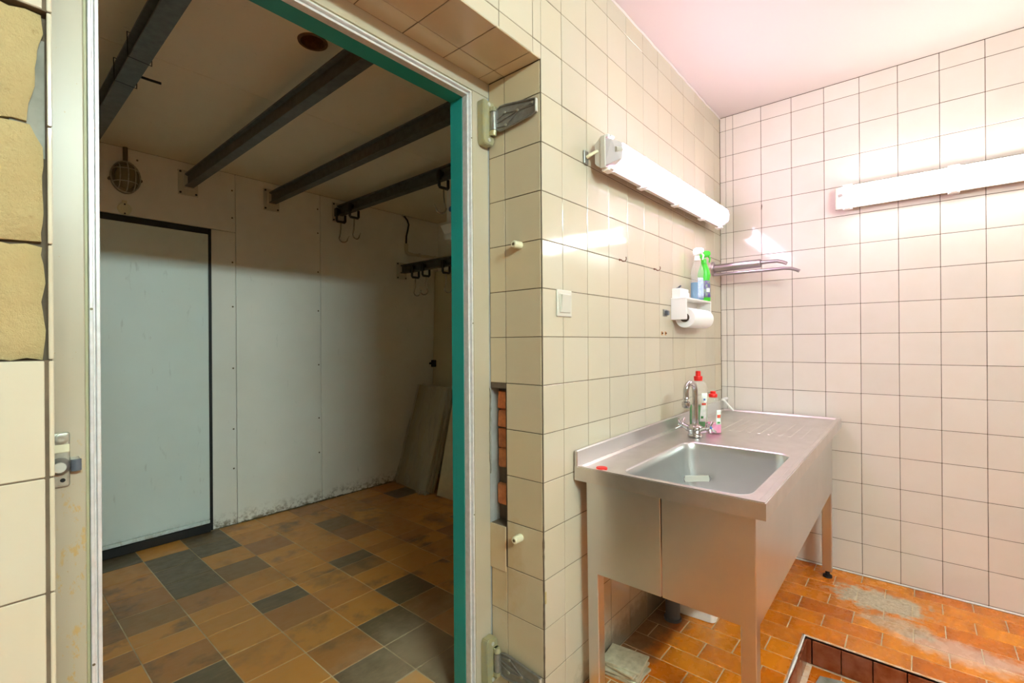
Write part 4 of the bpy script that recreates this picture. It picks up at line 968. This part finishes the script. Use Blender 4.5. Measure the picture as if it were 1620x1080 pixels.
for x in (2.68, 2.86): bx('conduit_clip', 'galv', kc_, x-0.008, x+0.008, YK-0.03, YK, 1.966, 1.996, bev=0.002)
# evaporator
ev = thing('evaporator', 'white ceiling-hung cooling unit with drip tray, half hidden by the teal jamb', 'cooling unit', (2.30, 2.60, 2.035))
bx('casing', 'panel', ev, 0.0, 0.42, -0.75, 0.0, 0.0, ZK-2.035-0.001, bev=0.004)
bm = bmesh.new(); prism(bm, [(-0.050, 0.012, 0.0), (0.45, 0.012, 0.0), (0.43, 0.012, -0.095), (-0.010, 0.012, -0.095), (-0.010, 0.012, -0.055)], (0, -0.78, 0)); obj('drip_tray', bm, 'panel', ev)
cy('round_sticker', 'bluedot', ev, (0.0, -0.045, 0.120), (-0.001, -0.045, 0.120), 0.020, seg=20)
for z in (0.10, 0.24): cy('casing_screw', 'black', ev, (0.001, -0.088, z), (-0.003, -0.088, z), 0.005, seg=10)
# leaning boards
lp_ = thing('leaning_door_leaf', 'tall cream cold-room door leaf leaning in the far corner, with a black latch', 'door leaf', (2.80, 3.405, 0.0))
def slab(par, name, mat, h, w, th, lean, y0=0.0, x0=0.0, bev=0.003):
    b = bmesh.new(); box(b, 0, th, -w, 0, 0, h, bev=bev); o = obj(name, b, mat, par); o.location = (x0, y0, 0.002); o.rotation_euler = (0, math.radians(lean), 0); return o
lf = slab(lp_, 'leaf_board', 'creamdoor', 1.85, 0.85, 0.05, 1.9)
bm = bmesh.new(); box(bm, -0.020, 0.0, -0.05, 0.005, 0.965, 1.03, bev=0.004); cyl(bm, (-0.024, 0.0, 0.998), (-0.024, 0.030, 0.998), 0.010, seg=12); obj('latch', bm, 'black', lf, 40)
for (nm, lab, mat, x, y, w, h, th, lean) in (('wrapped_panel', 'beige panels stacked in crumpled clear plastic, leaning in the far corner', 'beigeboard', 2.405, 3.385, 0.45, 0.85, 0.030, 16.0),):
    t = thing(nm, lab, 'panel', (x, y, 0), rot=(0, 0, math.radians(-7)))
    for i in range(3): slab(t, 'panel_board', mat, h-0.012*i, w, 0.024, lean, -0.01*i, 0.001+0.0262*i)
    b = bmesh.new(); ny, nz = 26, 40; rr = random.Random(12); g = []
    for j in range(nz+1):
        row = []
        for i in range(ny+1):
            u, v = i/ny, j/nz; e = abs(u-0.5)*2
            yy = 0.028-(w+0.06)*u; zz = -0.002+(h+0.02)*v
            xx = -0.008-0.008*math.sin(u*17+v*5+math.sin(v*9)*1.5)*(0.4+0.6*(1-v)) - rr.uniform(0, 0.004)
            if e > 0.93: xx += 0.045
            if v > 0.985: xx += 0.05
            row.append(b.verts.new((xx, yy, zz)))
        g.append(row)
    for j in range(nz):
        for i in range(ny): b.faces.new((g[j][i], g[j][i+1], g[j+1][i+1], g[j+1][i]))
    o = obj('plastic_wrap', b, 'film', t, 70); o.location = (0, 0, 0.004); o.rotation_euler = (0, math.radians(lean), 0)
    b = bmesh.new()
    for k_ in range(5):
        cyl(b, (-0.03+0.012*k_, -w+0.02-0.014*k_, 0.001), (-0.045+0.012*k_, -w+0.06-0.014*k_, 0.03), 0.018, 0.006, 7)
    o = obj('wrap_bunch', b, 'film', t, 50)
t = thing('loose_board', 'pale bare board leaning in front of the wrapped panels by the teal jamb', 'board', (2.395, 2.845, 0), rot=(0, 0, 0))
slab(t, 'board_sheet', 'paleboard', 1.0, 0.55, 0.018, 13.5, 0, 0)
